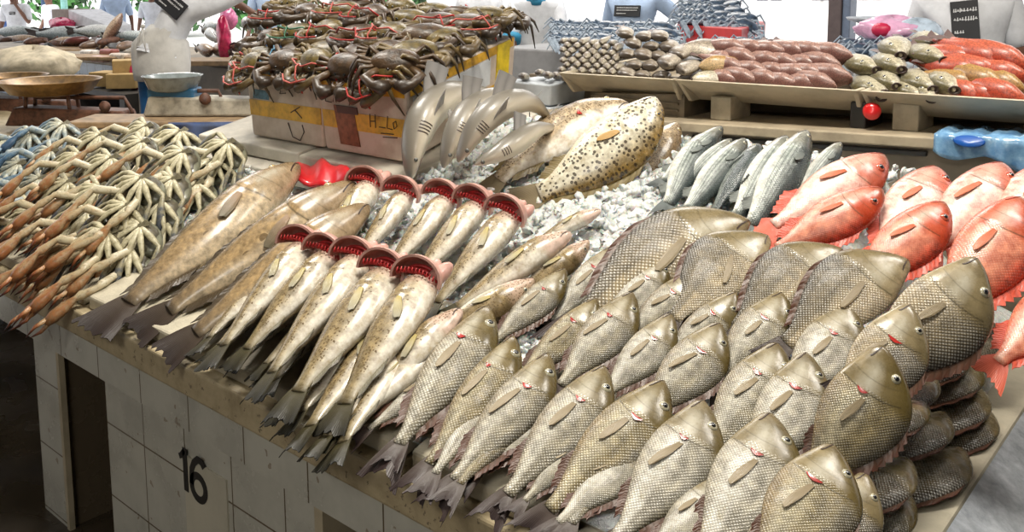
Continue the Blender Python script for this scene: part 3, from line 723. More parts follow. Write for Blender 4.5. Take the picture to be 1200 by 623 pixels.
fish('emperor_fish', 'emperor', DARK, (1077, 364), (960, 520), 'dark emperor fish with head up behind the largest olive one', 'fish', deep=1.15, oh=0.17, ot=0.09, b=0.6)
fish('emperor_fish', 'emperor', DARK, (1024, 560), (925, 720), 'dark emperor fish low at the bottom edge, head beside the right stack', 'fish', deep=1.05, oh=0.07, ot=0.03, b=0.5)
# big dark-scaled breams at the top of the slope
DB = 'big dark breams on the slope'
fish('bream', 'emperor', DARK, (871, 250), (640, 405), 'long dark bream lying with pale head right, leftmost of the big breams', 'fish', DB, deep=.95, oh=0.06, ot=0.02, roll=180, b=.5, bend=-.05, eye=False, gill=False, fins=.35, jag=0)
fish('bream', 'emperor', DARK, (890, 270), (765, 395), 'dark bream with amber side fin, second of the big breams from the left', 'fish', DB, deep=1.25, oh=0.07, ot=0.03, roll=180, b=.5, eye=False, gill=False, fins=.35, jag=0)
fish('bream', 'emperor', DARK, (978, 285), (835, 405), 'dark bream with amber side fin, third of the big breams from the left', 'fish', DB, deep=1.2, oh=0.08, ot=0.03, roll=180, b=.5, eye=False, gill=False, fins=.35, jag=0)
fish('bream', 'emperor', DARK, (1054, 296), (890, 425), 'dark bream, fourth from the left, below the red snappers', 'fish', DB, deep=1.2, oh=0.09, ot=0.03, roll=180, b=.5, eye=False, gill=False, fins=.35, jag=0)
fish('bream', 'emperor', DARK, (1157, 312), (968, 470), 'largest dark bream with white scale dots, rightmost below the red snappers', 'fish', DB, deep=1.15, oh=0.15, ot=0.05, roll=10, b=.55, gill=False, bend=.03)
# stack of breams at the right end, seen on their backs
ST = [(1192, 385, 1.05, .88), (1140, 386, .8, .94), (1146, 412, .8, .90), (1163, 428, .85, .87), (1170, 459, .9, .825), (1179, 484, .85, .79), (1128, 487, .8, .85), (1148, 528, .9, .80), (1101, 468, .75, .92), (1086, 541, .85, .85), (1086, 582, .8, .80), (1049, 612, .8, .80), (1112, 440, .8, .93), (1118, 510, .85, .80)]
ST.sort(key=lambda q: q[1])
for i, (x_, y_, sc, z_) in enumerate(ST):
    Hh = atz(x_ - 13, y_, z_ - .025)
    dr = nrm((0.30, 0.93, 0.10)); Ln = 0.37 * sc
    fish('bream', 'emperor', DARK if i % 3 else EMPS[0], None, None, 'dark bream in the stack at the right end, %s counting from the top' % nth(i), 'fish', 'breams stacked at the right end',
         H=Hh, T=Hh - dr * Ln, b=-0.1 if i else 0.1, deep=.95, fat=1.15, gill=False, eye=(y_ == 385), mouth=False, pec=False, fins=.5, jag=.2, roll=-8)

# ------------------------------------------------------------------ red snappers
RG = 'red snappers'
for i, (sn, tl, mi, kw, lab) in enumerate([
    ((1105, 200), (1015, 315), 1, dict(oh=.05), 'pale red snapper at the back, second from the left behind the front ones'),
    ((1183, 196), (1075, 310), 1, dict(oh=.06), 'pale red snapper at the back, head near the blue plastic bag'),
    ((1245, 195), (1150, 310), 1, dict(oh=.05), 'pale red snapper at the back, cut by the right edge'),
    ((1042, 187), (880, 275), 1, dict(oh=.06, deep=.95), 'red snapper beside the mullets, leftmost at the back'),
    ((1038, 226), (885, 300), 0, dict(oh=.09, ot=.03, deep=.95), 'bright orange-red snapper with dark eye, leftmost in front'),
    ((1113, 242), (980, 350), 0, dict(oh=.1, ot=.03), 'red snapper with white flank, second from the left in front'),
    ((1205, 236), (1085, 400), 0, dict(oh=.14, ot=.04, jag=.9), 'largest red snapper with spiny red fin, front right'),
    ((1275, 330), (1150, 440), 0, dict(oh=.06, ot=.02), 'red snapper low at the right edge, tail on the ice')]):
    kw.setdefault('deep', 1.0)
    fish('red_snapper', 'snapper', RED[mi], sn, tl, lab, 'fish', RG, b=.45, roll=0, gill=False, **kw)

# ------------------------------------------------------------------ mullets
for i, (sn, tl, kw) in enumerate([((847, 150), (765, 222), {}), ((858, 164), (790, 225), {}), ((986, 168), (930, 235), {}), ((825, 159), (775, 252), dict(oh=.05)), ((874, 165), (793, 258), dict(oh=.05)),
                              ((892, 170), (825, 262), dict(roll=-50, oh=.05)), ((923, 162), (853, 268), dict(oh=.06)), ((947, 156), (868, 282), dict(oh=.08))]):
    kw.setdefault('roll', 15)
    fish('mullet', 'mullet', MSKIN, sn, tl, 'silver striped mullet, head up, %s' % ('leftmost at the back', 'second from left at the back', 'rightmost, beside the red snapper', 'first from left in front', 'second from left in front', 'third from left in front, pale belly showing', 'fourth from left in front', 'largest, fifth from left in front')[i], 'fish', 'striped mullets', b=.4, gill=False, pec=True, deep=1.15, fat=1.15, **kw)

# ------------------------------------------------------------------ big groupers
for i, (sn, tl, kw) in enumerate([((346, 194), (102, 380), dict(oh=.07)), ((414, 214), (150, 385), dict(oh=.1)), ((430, 240), (184, 412), dict(oh=.1))]):
    fish('brown_grouper', 'grouper', BSKIN, sn, tl, 'long brown grouper, %s of three, tail over the counter front' % ('leftmost', 'middle', 'rightmost')[i], 'fish', 'long brown groupers', ot=.02, b=.4, roll=180, gill=False, deep=.92, fat=1.0, bend=.02, fins=.7, **kw)
fish('spotted_grouper', 'grouper', LGA, (734, 119), (572, 222), 'large brown-spotted grouper with white belly, propped up on the ice', 'fish', 'large spotted groupers', H=atbed(734, 119, .02) * 0 + aty(734, 119, 2.22), T=atbed(580, 215, .02), roll=175, b=.55, deep=1.35, bend=-.03, gill=True, tail=None) if False else None
_H1, _T1 = aty(735, 120, 2.18), atbed(560, 228, .01)
fish('spotted_grouper', 'grouper', LGA, None, None, 'large brown-spotted grouper with white belly, left of the pair on the ice', 'fish', 'large spotted groupers', H=_H1, T=_T1, roll=165, b=.55, deep=1.35, fat=1.0, bend=-.06, gill=True, pec=False)
_H2, _T2 = aty(774, 118, 2.1), atbed(600, 236, .02)
fish('spotted_grouper', 'grouper', LGB, None, None, 'large yellow grouper with black spots, right of the pair on the ice', 'fish', 'large spotted groupers', H=_H2, T=_T2, roll=5, b=.6, deep=1.45, fat=1.0, bend=.08, gill=False)
fish('spotted_grouper', 'grouper', LGA, None, None, 'grey grouper head half buried in ice behind the black-spotted one', 'fish', 'large spotted groupers', H=aty(796, 146, 2.22), T=atbed(720, 240, -.03), roll=0, b=.5, deep=1.1, gill=False)

# ------------------------------------------------------------------ small sharks hanging over the ice beside the crab boxes
def shark(path, label, roll_n, fin_lift, pecs=True):
    pts = np.array([aty(x, y, Y) for x, y, Y in path])[::-1]      # tail first
    q = np.linspace(0, 1, 30); sg = np.linspace(0, 1, len(pts))
    P_ = np.stack([hermite(sg, pts[:, i], q) for i in range(3)], 1)
    sp = Spine(P_, roll_n); f = FishShape('shark', 1.15, 1.25); loc = sp.map([[.5, 0, 0]])[0]
    root = thing('shark', loc, label, 'shark', 'small grey sharks')
    obj('body', body_mesh(f, sp, loc, SSKIN['body']), root)
    rows = [[(0.90 + (0.1 * v) * (1.0 if u > 0 else .35) * abs(u), 0.0, u * v * (.11 if u > 0 else .06)) for u in np.linspace(-1, 1, 9)] for v in (0.02, .5, 1)]
    obj('tail_fin', sheet('tail_fin', sp, loc, rows, SSKIN['tail'], .004), root)
    rows = [[(0.36 + .12 * u + .08 * v * (1 - u * .5), 0.0, float(f.top(.4)) - .012 + v * .12 * (1 - .55 * u)) for u in np.linspace(0, 1, 7)] for v in (0, .5, 1)]
    obj('dorsal_fin', sheet('dorsal_fin', sp, loc, rows, SSKIN['fin'], .006), root)
    if pecs:
        for sgn in (1, -1):
            rows = []
            for v in np.linspace(0, 1, 6):
                rows.append([(0.235 + (.115 - .095 * v) * u + .11 * v, sgn * (.058 + .075 * v), -.03 + fin_lift * .8 * v + .01 * u) for u in np.linspace(0, 1, 6)])
            obj('pectoral_fin', sheet('pectoral_fin', sp, loc, rows, SSKIN['pec'], .006), root)
    for sgn in (1, -1):
        for k in range(4):
            rows = [[tuple(f.P(np.array(.185 + .014 * k + w), np.array(t), .001, sgn)) for t in np.linspace(-.35, .45, 6)] for w in (0, .004)]
            obj('gill_slit', sheet('gill_slit', sp, loc, rows, M_MOUTH, .001), root)
        c = f.P(np.array(.075), np.array(.1), -.002, sgn); C = sp.map([c])[0] - loc
        MB().ball(C, (.006, 0, 0), (0, .006, 0), (0, 0, .006), 8, 6).build('eye', SSKIN['eye'], root, smooth=True)
    rows = [[tuple(f.P(np.array(.075 - .03 * (1 - a * a)), np.array(-.62 - .3 * (1 - abs(a))), .001, 1 if a > 0 else -1)) for a in np.linspace(-1, 1, 9)],
            [tuple(f.P(np.array(.092 - .03 * (1 - a * a)), np.array(-.62 - .3 * (1 - abs(a))), .001, 1 if a > 0 else -1)) for a in np.linspace(-1, 1, 9)]]
    obj('mouth', sheet('mouth', sp, loc, rows, SSKIN['mouth'], .001), root)
    return root
_lt = nrm((0.74, -.35, .1))
shark([(481, 211, 1.74), (486, 170, 1.78), (502, 132, 1.86), (535, 112, 2.0), (588, 110, 2.3)], 'small grey shark hanging head down, leftmost beside the yellow taped crab box', _lt, .10)
shark([(519, 197, 1.76), (532, 160, 1.80), (556, 128, 1.9), (592, 114, 2.02), (630, 128, 2.2)], 'small grey shark hanging head down, second from the left', _lt, .10)
shark([(536, 190, 1.70), (558, 152, 1.75), (588, 126, 1.83), (620, 120, 1.95), (648, 142, 2.12)], 'small pale grey shark arching over the ice, third from the left', _lt, .10)
shark([(556, 192, 1.70), (580, 182, 1.73), (606, 167, 1.80), (630, 152, 1.90), (660, 150, 2.05)], 'small grey shark half buried in ice in front of the arching one', _lt, .03, False)

# ------------------------------------------------------------------ gutted groupers with the gill chamber turned out
M_BOWL = NT('gill chamber skin'); _n = M_BOWL.noise(M_BOWL.obj(), 40, 4)
M_BOWL_IN = M_BOWL.done(M_BOWL.ramp(_n, [(0.3, (0.42, 0.14, 0.11)), (0.55, (0.6, 0.28, 0.23)), (0.8, (0.7, 0.42, 0.36))]), 0.4, 0, 0.4, 0.1)
M_BOWL_OUT = mat('pink throat skin', (0.56, 0.31, 0.26), 0.35, 0.2, 30, coat=0.15)
M_RAKER = mat('gill filaments red', (0.5, 0.025, 0.025), 0.45, 0.3, 60, coat=0.1)
def gutted(sn, tl, label, group, r=0.052, oh=0.09, ot=0.03, bend=0.0, bowl=True, deep=1.0, **kw):
    sd[0] += 1
    spn = place_spine(sn, tl, oh, ot, 0.5, R.uniform(140, 158), bend, 0.05)
    root, f, loc = make_fish('gutted_grouper', 'grouper', spn, GSKIN, label, 'fish', group, deep=deep, fat=1.0, vis=spn.vis, gill=False, eye=not bowl, seed=sd[0], fins=.5, jag=.2, dorsal=False, pelvic=False, **kw)
    A, V, B = spn.A, spn.V, spn.B
    L = spn.L
    base = spn.map([[0.17, 0, 0]])[0] + V * L * 0.06 - B * L * 0.015
    up_ = nrm(V * 0.85 + A * 0.5); back = nrm(np.cross(B, up_)); back = back if back @ A > 0 else -back
    def hood(rad, depth, lip):
        v = []; nr_, nc_ = 7, 17
        for i in range(nr_):
            a = i / (nr_ - 1) * PI / 2
            for j in range(nc_):
                ph = PI * (j / (nc_ - 1)) * 1.1 - PI * 0.05
                rr_ = rad * math.cos(a) ** 0.7
                v.append(base - loc + B * (rr_ * math.cos(ph) * 1.08) + up_ * (rr_ * math.sin(ph) * 0.95) + back * (depth * math.sin(a)) - back * lip * (1 - i / (nr_ - 1)))
        return v, nr_, nc_
    if bowl:
        v1, a_, b_ = hood(r, r * 0.9, 0.004); v2, _, _ = hood(r * 0.9, r * 0.8, 0.004)
        Fo = grid_faces(a_, b_)
        ob = obj('gill_flap', mesh('gill_flap', v1, Fo, M_BOWL_OUT), root)
        n = len(v1)
        rim = [(j, j + 1, j + 1 + n, j + n) for j in range(b_ - 1)]
        me = mesh('gill_chamber', v2, Fo, M_BOWL_IN); inner = obj('gill_chamber', me, ob)
        mr = MB(); mr.v = list(v1[:b_]) + list(v2[:b_]); mr.f = [(j, j + 1, j + 1 + b_, j + b_) for j in range(b_ - 1)]
        obj('gill_rim', mesh('gill_rim', mr.v, mr.f, M_BOWL_OUT), ob)
        g_ = MB()
        for ar in range(3):
            g_.tube([base - loc + B * (r * (.86 - .12 * ar) * math.cos(q)) + up_ * (r * (.03 + (.20 + .1 * ar) * math.sin(q))) + back * r * (.1 + .2 * ar) for q in np.linspace(0, PI, 11)], [r * .05] + [r * .075] * 9 + [r * .05], 6)
        for k in range(11):
            x = (k - 5) / 5.5
            p = base - loc + B * (r * .85 * x) - back * r * .14 + up_ * r * (.08 + .16 * (1 - x * x))
            g_.tube([p, p + up_ * r * .22 + back * r * .05], [r * .05, r * .015], 5)
        g_.build('gills', M_RAKER, ob, smooth=True)
        jc = base - loc + A * L * .07 + B * L * .085 - V * L * .01
        jw = MB().ball(jc, A * L * .095 + B * L * .02, B * L * .042, V * L * .04, 14, 9).ball(jc + A * L * .03 - B * L * .05 - V * L * .01, A * L * .08, B * L * .035, V * L * .03, 12, 8)
        jw.build('jaw', M_BOWL_OUT, root, smooth=True)
    return root
UP, LO = 'gutted groupers in the upper row', 'gutted groupers in the lower row'
upper = [((444, 205), (352, 330)), ((485, 218), (400, 325)), ((535, 222), (432, 340)), ((573, 228), (462, 352)), ((612, 240), (492, 372))]
for i, (a, b_) in enumerate(upper):
    gutted(a, b_, 'gutted grouper with open red gill chamber, %s from left in upper row' % nth(i), UP, r=.054)
gutted((668, 272), (510, 372), 'gutted grouper with closed pink mouth, rightmost in the upper row', UP, bowl=False, mouth=True)
lower = [((372, 276), (238, 425)), ((402, 286), (265, 428)), ((437, 290), (292, 460)), ((472, 304), (322, 484)), ((510, 312), (380, 500))]
for i, (a, b_) in enumerate(lower):
    gutted(a, b_, 'gutted grouper with open red gill chamber, %s from left in lower row' % nth(i), LO, r=.054, oh=.13, ot=.065)
gutted((539, 363), (385, 505), 'gutted grouper with closed pink mouth, rightmost in the lower row', LO, bowl=False)
UN = 'whole groupers tucked under the gutted ones'
for i, (a, b_) in enumerate(sorted([((345, 300), (224, 410)), ((340, 322), (246, 420)), ((415, 335), (290, 440)), ((440, 350), (318, 490)), ((470, 370), (340, 520)), ((500, 390), (358, 530)), ((520, 400), (368, 522)), ((380, 320), (268, 432)), ((400, 340), (306, 462)), ((360, 310), (236, 418)), ((455, 360), (330, 503)), ((490, 385), (382, 540)), ((425, 345), (298, 448))], key=lambda q: q[1][0])):
    fish('whole_grouper', 'grouper', GSKIN, a, b_, 'spotted grouper under the lower gutted row, tail %s from left over the edge' % nth(i), 'fish', UN, oh=.05, ot=.036, roll=150, b=.3, gill=False, eye=False, fins=.5)
fish('whole_grouper', 'grouper', GSKIN, (628, 330), (470, 420), 'whole speckled grouper with dark eye, below the upper gutted row', 'fish', oh=.06, ot=.02, roll=0, b=.5, gill=False)
fish('whole_grouper', 'grouper', GSKIN, (692, 284), (585, 365), 'small speckled grouper with dark eye, behind the pale emperor fish', 'fish', oh=.06, ot=.02, roll=0, b=.5, gill=False)
fish('whole_grouper', 'grouper', GSKIN, (704, 246), (610, 290), 'pale yellow-tinged grouper half sunk in the ice, above the big breams', 'fish', oh=.045, ot=.0, roll=150, b=.4, gill=False, eye=False)
fish('whole_grouper', 'grouper', GSKIN, (412, 222), (300, 345), 'whole speckled grouper between the long brown groupers and the upper gutted row', 'fish', oh=.06, ot=.02, roll=140, b=.4, gill=False, eye=False)
# red tray behind the long groupers
# ------------------------------------------------------------------ crabs
def grad_mat(name, a, b, c, rough=0.42, spot=0.0, coat=0.08):
    """claw/leg shell: colour runs along the limb (st.x), mottled"""
    t = NT(name); u = t.xyz(t.uv('st')); n = t.noise(t.obj(), 60, 4)
    col = t.ramp(t.math('ADD', u[0], t.math('MULTIPLY', t.math('SUBTRACT', n, .5), 1.1)), [(0.12, a), (0.5, b), (0.85, c)])
    col = t.mix(t.math('MULTIPLY', t.math('GREATER_THAN', t.noise(t.obj(), 130, 2), 0.6), .45), col, tuple(x * .4 for x in b) + (1,))
    t.bump(n, 0.5, 0.004)
    return t.done(col, rough, 0, 0.5, coat)
def limb(name, pts, rad, material, parent, n=8, flat=0.7, ref=(0, 0, 1)):
    m = MB().tube(pts, rad, n, flat, ref)
    k = len(pts); uv = [(i / (k - 1), j / n) for i in range(k) for j in range(n)]
    return obj(name, mesh(name, m.v, m.f, material, {'st': uv}), parent)
CB_SHELL = grad_mat('shaded crab underside', (0.16, 0.14, 0.08), (0.09, 0.075, 0.045), (0.05, 0.045, 0.03))  # darkened: shade between the legs is put into the shell colour
CB_TOP = mat('swimmer crab shell', (0.16, 0.16, 0.11), 0.35, 0.4, 45, coat=0.3)
CRAB_SETS = {
 'orange': dict(leg=grad_mat('crab leg cream', (0.56, 0.51, 0.34), (0.34, 0.3, 0.18), (0.07, 0.085, 0.11)), claw=grad_mat('crab claw orange', (0.46, 0.4, 0.26), (0.4, 0.29, 0.16), (0.3, 0.115, 0.04)), fing=grad_mat('crab finger orange', (0.4, 0.2, 0.08), (0.24, 0.07, 0.022), (0.05, 0.013, 0.01))),
 'cream': dict(leg=grad_mat('crab leg pale', (0.6, 0.55, 0.38), (0.38, 0.34, 0.21), (0.08, 0.09, 0.11)), claw=grad_mat('crab claw cream', (0.54, 0.49, 0.35), (0.44, 0.35, 0.21), (0.34, 0.15, 0.055)), fing=grad_mat('crab finger cream', (0.45, 0.29, 0.15), (0.3, 0.1, 0.035), (0.1, 0.025, 0.012))),
 'blue': dict(leg=grad_mat('crab leg blue', (0.52, 0.5, 0.38), (0.2, 0.26, 0.28), (0.04, 0.09, 0.17)), claw=grad_mat('crab claw blue', (0.32, 0.35, 0.32), (0.08, 0.16, 0.25), (0.04, 0.08, 0.15)), fing=grad_mat('crab finger blue', (0.2, 0.3, 0.38), (0.08, 0.15, 0.26), (0.05, 0.07, 0.12)))}
def swimmer_crab(kind, seed):
    """local axes: x = claws forward (down the slope), y = side, z = up out of the pile"""
    rr = random.Random(seed); M = CRAB_SETS[kind]
    root = bpy.data.objects.new('blue_crab', None); link(root); root.empty_display_size = 0.05
    m = MB()       # underside dome with plates
    nr, nc = 9, 22
    for i in range(nr):
        a = PI / 2 * i / (nr - 1)
        for j in range(nc):
            ph = 2 * PI * j / nc
            g = 1 - 0.10 * (math.cos(ph * 8) > 0.4) * math.sin(a)
            spike = 1 + (0.22 if j in (5, 6, 16, 17) and i == nr - 1 else 0)
            m.v.append((0.043 * math.cos(ph) * math.sin(a) * g, 0.075 * math.sin(ph) * math.sin(a) * g * spike, 0.030 * math.cos(a) * (1 - .1 * (j % 2))))
    m.f = grid_faces(nr, nc, True)
    uv = [(i / (nr - 1), j / nc) for i in range(nr) for j in range(nc)]
    obj('underside', mesh('underside', m.v, m.f, CB_SHELL, {'st': uv}), root)
    MB().ball((0, 0, -.002), (.045, 0, 0), (0, .083, 0), (0, 0, .022), 20, 8).build('carapace', CB_TOP, root, smooth=True)
    MB().add([(-.035, -.012, .027), (-.035, .012, .027), (.012, .004, .034), (.012, -.004, .034), (-.03, 0, .04)], [(0, 1, 4), (1, 2, 4), (2, 3, 4), (3, 0, 4)]).build('abdomen_flap', CB_SHELL, root)
    for sg in (-1, 1):
        for k in range(4):
            a = math.radians((14, 38, 62, 88)[k] + rr.uniform(-5, 5)); b = a * 0.45
            d0 = np.array([math.cos(a), sg * math.sin(a), 0]); d1 = np.array([math.cos(b), sg * math.sin(b), 0])
            r0 = np.array([-.012, sg * .006, .034]) + d0 * .016; m1 = r0 + d0 * .032 + np.array([0, 0, -.001]); kn = r0 + d0 * .068 + np.array([0, 0, -.016])
            p2 = kn + d1 * 0.05 + np.array([0.012, 0, -0.03]); p3 = p2 + d1 * 0.036 + np.array([0.016, 0, -0.034])
            pts = [r0 - d0 * .012, r0, m1, kn, (kn + p2) / 2 + np.array([0, 0, .004]), p2, p3]
            if k == 3: rad = [.005, .0068, .0092, .0058, .0105, .012, .003]
            else: rad = [.005, .0068, .0095, .0056, .0078, .0052, .0018]
            limb('swimming_leg' if k == 3 else 'walking_leg', pts, rad, M['leg'], root, 6)
        a = math.radians(20 + rr.uniform(-9, 14)); L = rr.uniform(.85, 1.1)
        s0 = np.array([0.025, sg * 0.03, 0.022]); d = np.array([math.cos(a), sg * math.sin(a), 0])
        el = s0 + d * .07 * L + np.array([0, sg * .012, .026]); wr = el + np.array([.05 * L, -sg * .006, .004]); ha = wr + np.array([.075 * L, -sg * rr.uniform(.0, .016), -.016])
        c = limb('claw', [s0 - d * .012, s0 + d * .025, el - d * .01, el, wr - np.array([.012, 0, 0]), wr, wr + (ha - wr) * .35, wr + (ha - wr) * .75, ha], [.008, .012, .0135, .0085, .0135, .008, .0165, .018, .0125], M['claw'], root, 8, .75)
        t = nrm(ha - wr)
        for q, (off, ln) in enumerate(((.006, .058), (-.006, .052))):
            b0 = ha + np.array([0, 0, off]) - t * .004
            limb('finger', [b0, b0 + t * ln * .5 + np.array([0, 0, off * .9]), b0 + t * ln + np.array([0, 0, -off * .3])], [.0078, .0055, .0012], M['fing'], c, 6)
    return root
def frame_rot(o, X, Z):
    X = nrm(X); Z = nrm(np.asarray(Z) - (np.asarray(Z) @ X) * X); Y = np.cross(Z, X)
    m = Matrix(((X[0], Y[0], Z[0]), (X[1], Y[1], Z[1]), (X[2], Y[2], Z[2])))
    o.rotation_euler = m.to_euler()
PROTO = {k: [swimmer_crab(k, i * 7 + 3) for i in range(4)] for k in ('orange', 'cream', 'blue')}
USED = set()
def take(p):
    if p.name not in USED:
        USED.add(p.name); return p
    return copy_tree(p)
CRABS = [ # px of crab top, layer, kind
 (75, 150, .10, 'blue'), (173, 152, .10, 'cream'), (38, 160, .10, 'blue'), (212, 159, .10, 'cream'), (119, 163, .12, 'cream'), (6, 168, .10, 'blue'),
 (168, 171, .13, 'cream'), (268, 172, .10, 'cream'), (62, 181, .12, 'blue'), (216, 183, .13, 'cream'), (24, 196, .10, 'blue'), (95, 186, .12, 'orange'), (132, 190, .14, 'cream'), (248, 194, .06, 'cream'),
 (10, 222, .08, 'blue'), (48, 214, .09, 'blue'), (82, 218, .11, 'orange'), (168, 214, .15, 'cream'), (205, 214, .10, 'cream'), (118, 224, .11, 'orange'), (232, 220, .05, 'cream'),
 (28, 232, .07, 'orange'), (68, 244, .08, 'orange'), (102, 254, .09, 'orange'), (150, 246, .11, 'orange'), (190, 240, .08, 'cream'),
 (8, 240, .05, 'blue'), (40, 254, .05, 'orange'), (84, 272, .06, 'orange'), (128, 278, .08, 'orange'), (166, 270, .07, 'cream'), (196, 262, .03, 'cream'), (128, 292, .04, 'orange'), (156, 296, .03, 'cream')]
for i, (x, y, off, kind) in enumerate(CRABS):
    p = atbed(x, y, off)
    o = take(PROTO[kind][i % 4])
    o.location = tuple(p - np.array([0, 0, .02]))
    sw = R.uniform(-.35, .3)
    o.scale = (1.12,) * 3
    frame_rot(o, (-0.16 + sw, -0.86, -0.52 + R.uniform(-.08, .08)), (0.25, -0.35, 0.9))
    row = 'back' if y < 175 else 'second' if y < 200 else 'third' if y < 235 else 'fourth' if y < 262 else 'front'
    j = sum(1 for c in CRABS if c[0] < x and (('back' if c[1] < 175 else 'second' if c[1] < 200 else 'third' if c[1] < 235 else 'fourth' if c[1] < 262 else 'front') == row))
    col = {'blue': 'blue-legged swimmer crab', 'cream': 'cream swimmer crab', 'orange': 'cream swimmer crab with orange claws'}[kind]
    tag(o, '%s, %s from left in the %s tier' % (col, nth(j), row), 'crab', 'swimmer crabs in the pile at the left')

# ------------------------------------------------------------------ foam boards and taped crab boxes
M_BOARD = mat('old white foam board', (0.55, 0.51, 0.43), 0.6, 0.2, 9, 0.2)
def slope_box(mb, x0, x1, y0, y1, zoff, h, sl):
    z = lambda y: bedz(1.86) + (y - 1.86) * sl + zoff
    return mb.hexa([(x0, y0, z(y0)), (x1, y0, z(y0)), (x1, y1, z(y1)), (x0, y1, z(y1)), (x0, y0, z(y0) + h), (x1, y0, z(y0) + h), (x1, y1, z(y1) + h), (x0, y1, z(y1) + h)])
BX = [-2.85, -2.43, -2.025]
tag(slope_box(MB(), -3.12, -2.50, 1.80, 2.42, -.045, .042, .2).build('foam_board', M_BOARD, origin=(-2.8, 2.1, 1.0), bevel=.006), 'thick white foam board under the left crab box', 'foam board')
tag(slope_box(MB(), -2.495, -1.96, 1.80, 2.42, -.05, .042, .2).build('foam_board', M_BOARD, origin=(-2.2, 2.1, 1.0), bevel=.006), 'white foam board under the right crab box', 'foam board')
tag(slope_box(MB(), -3.2, -2.0, 1.74, 2.4, -.085, .036, .2).build('foam_board', M_BOARD, origin=(-2.6, 2.1, .95), bevel=.006), 'lowest wide white foam board behind the red tray', 'foam board')
tag(slope_box(MB(), -3.16, -2.0, 1.79, 2.4, -.135, .05, .2).build('foam_board', M_BOARD, origin=(-2.6, 2.1, .9), bevel=.006), 'white foam board at the bottom of the stack under the crab boxes', 'foam board') if False else None
M_BOXW = NT('taped foam box'); _o = M_BOXW.obj(); _p = M_BOXW.xyz(_o)
_c = M_BOXW.ramp(M_BOXW.noise(_o, 12, 4), [(0.3, (0.5, 0.4, 0.31)), (0.6, (0.66, 0.56, 0.47))])
M_BOXW.bump(M_BOXW.noise(_o, 120, 2), .2, .003); M_BOXW = M_BOXW.done(_c, .6)
M_TAPE = mat('yellow parcel tape', (0.72, 0.40, 0.035), 0.3, 0.25, 25, coat=0.4)
M_TAPE2 = mat('bright yellow tape', (0.82, 0.6, 0.03), 0.3, 0.2, 25, coat=0.4)
M_INK = mat('marker ink', (0.08, 0.05, 0.04), 0.6)
M_BLUEINK = mat('blue paint smear', (0.08, 0.2, 0.27), 0.5, 0.4, 60)
M_LABEL = mat('brown paper label', (0.28, 0.1, 0.05), 0.6, 0.3, 40)
SL = 0.22
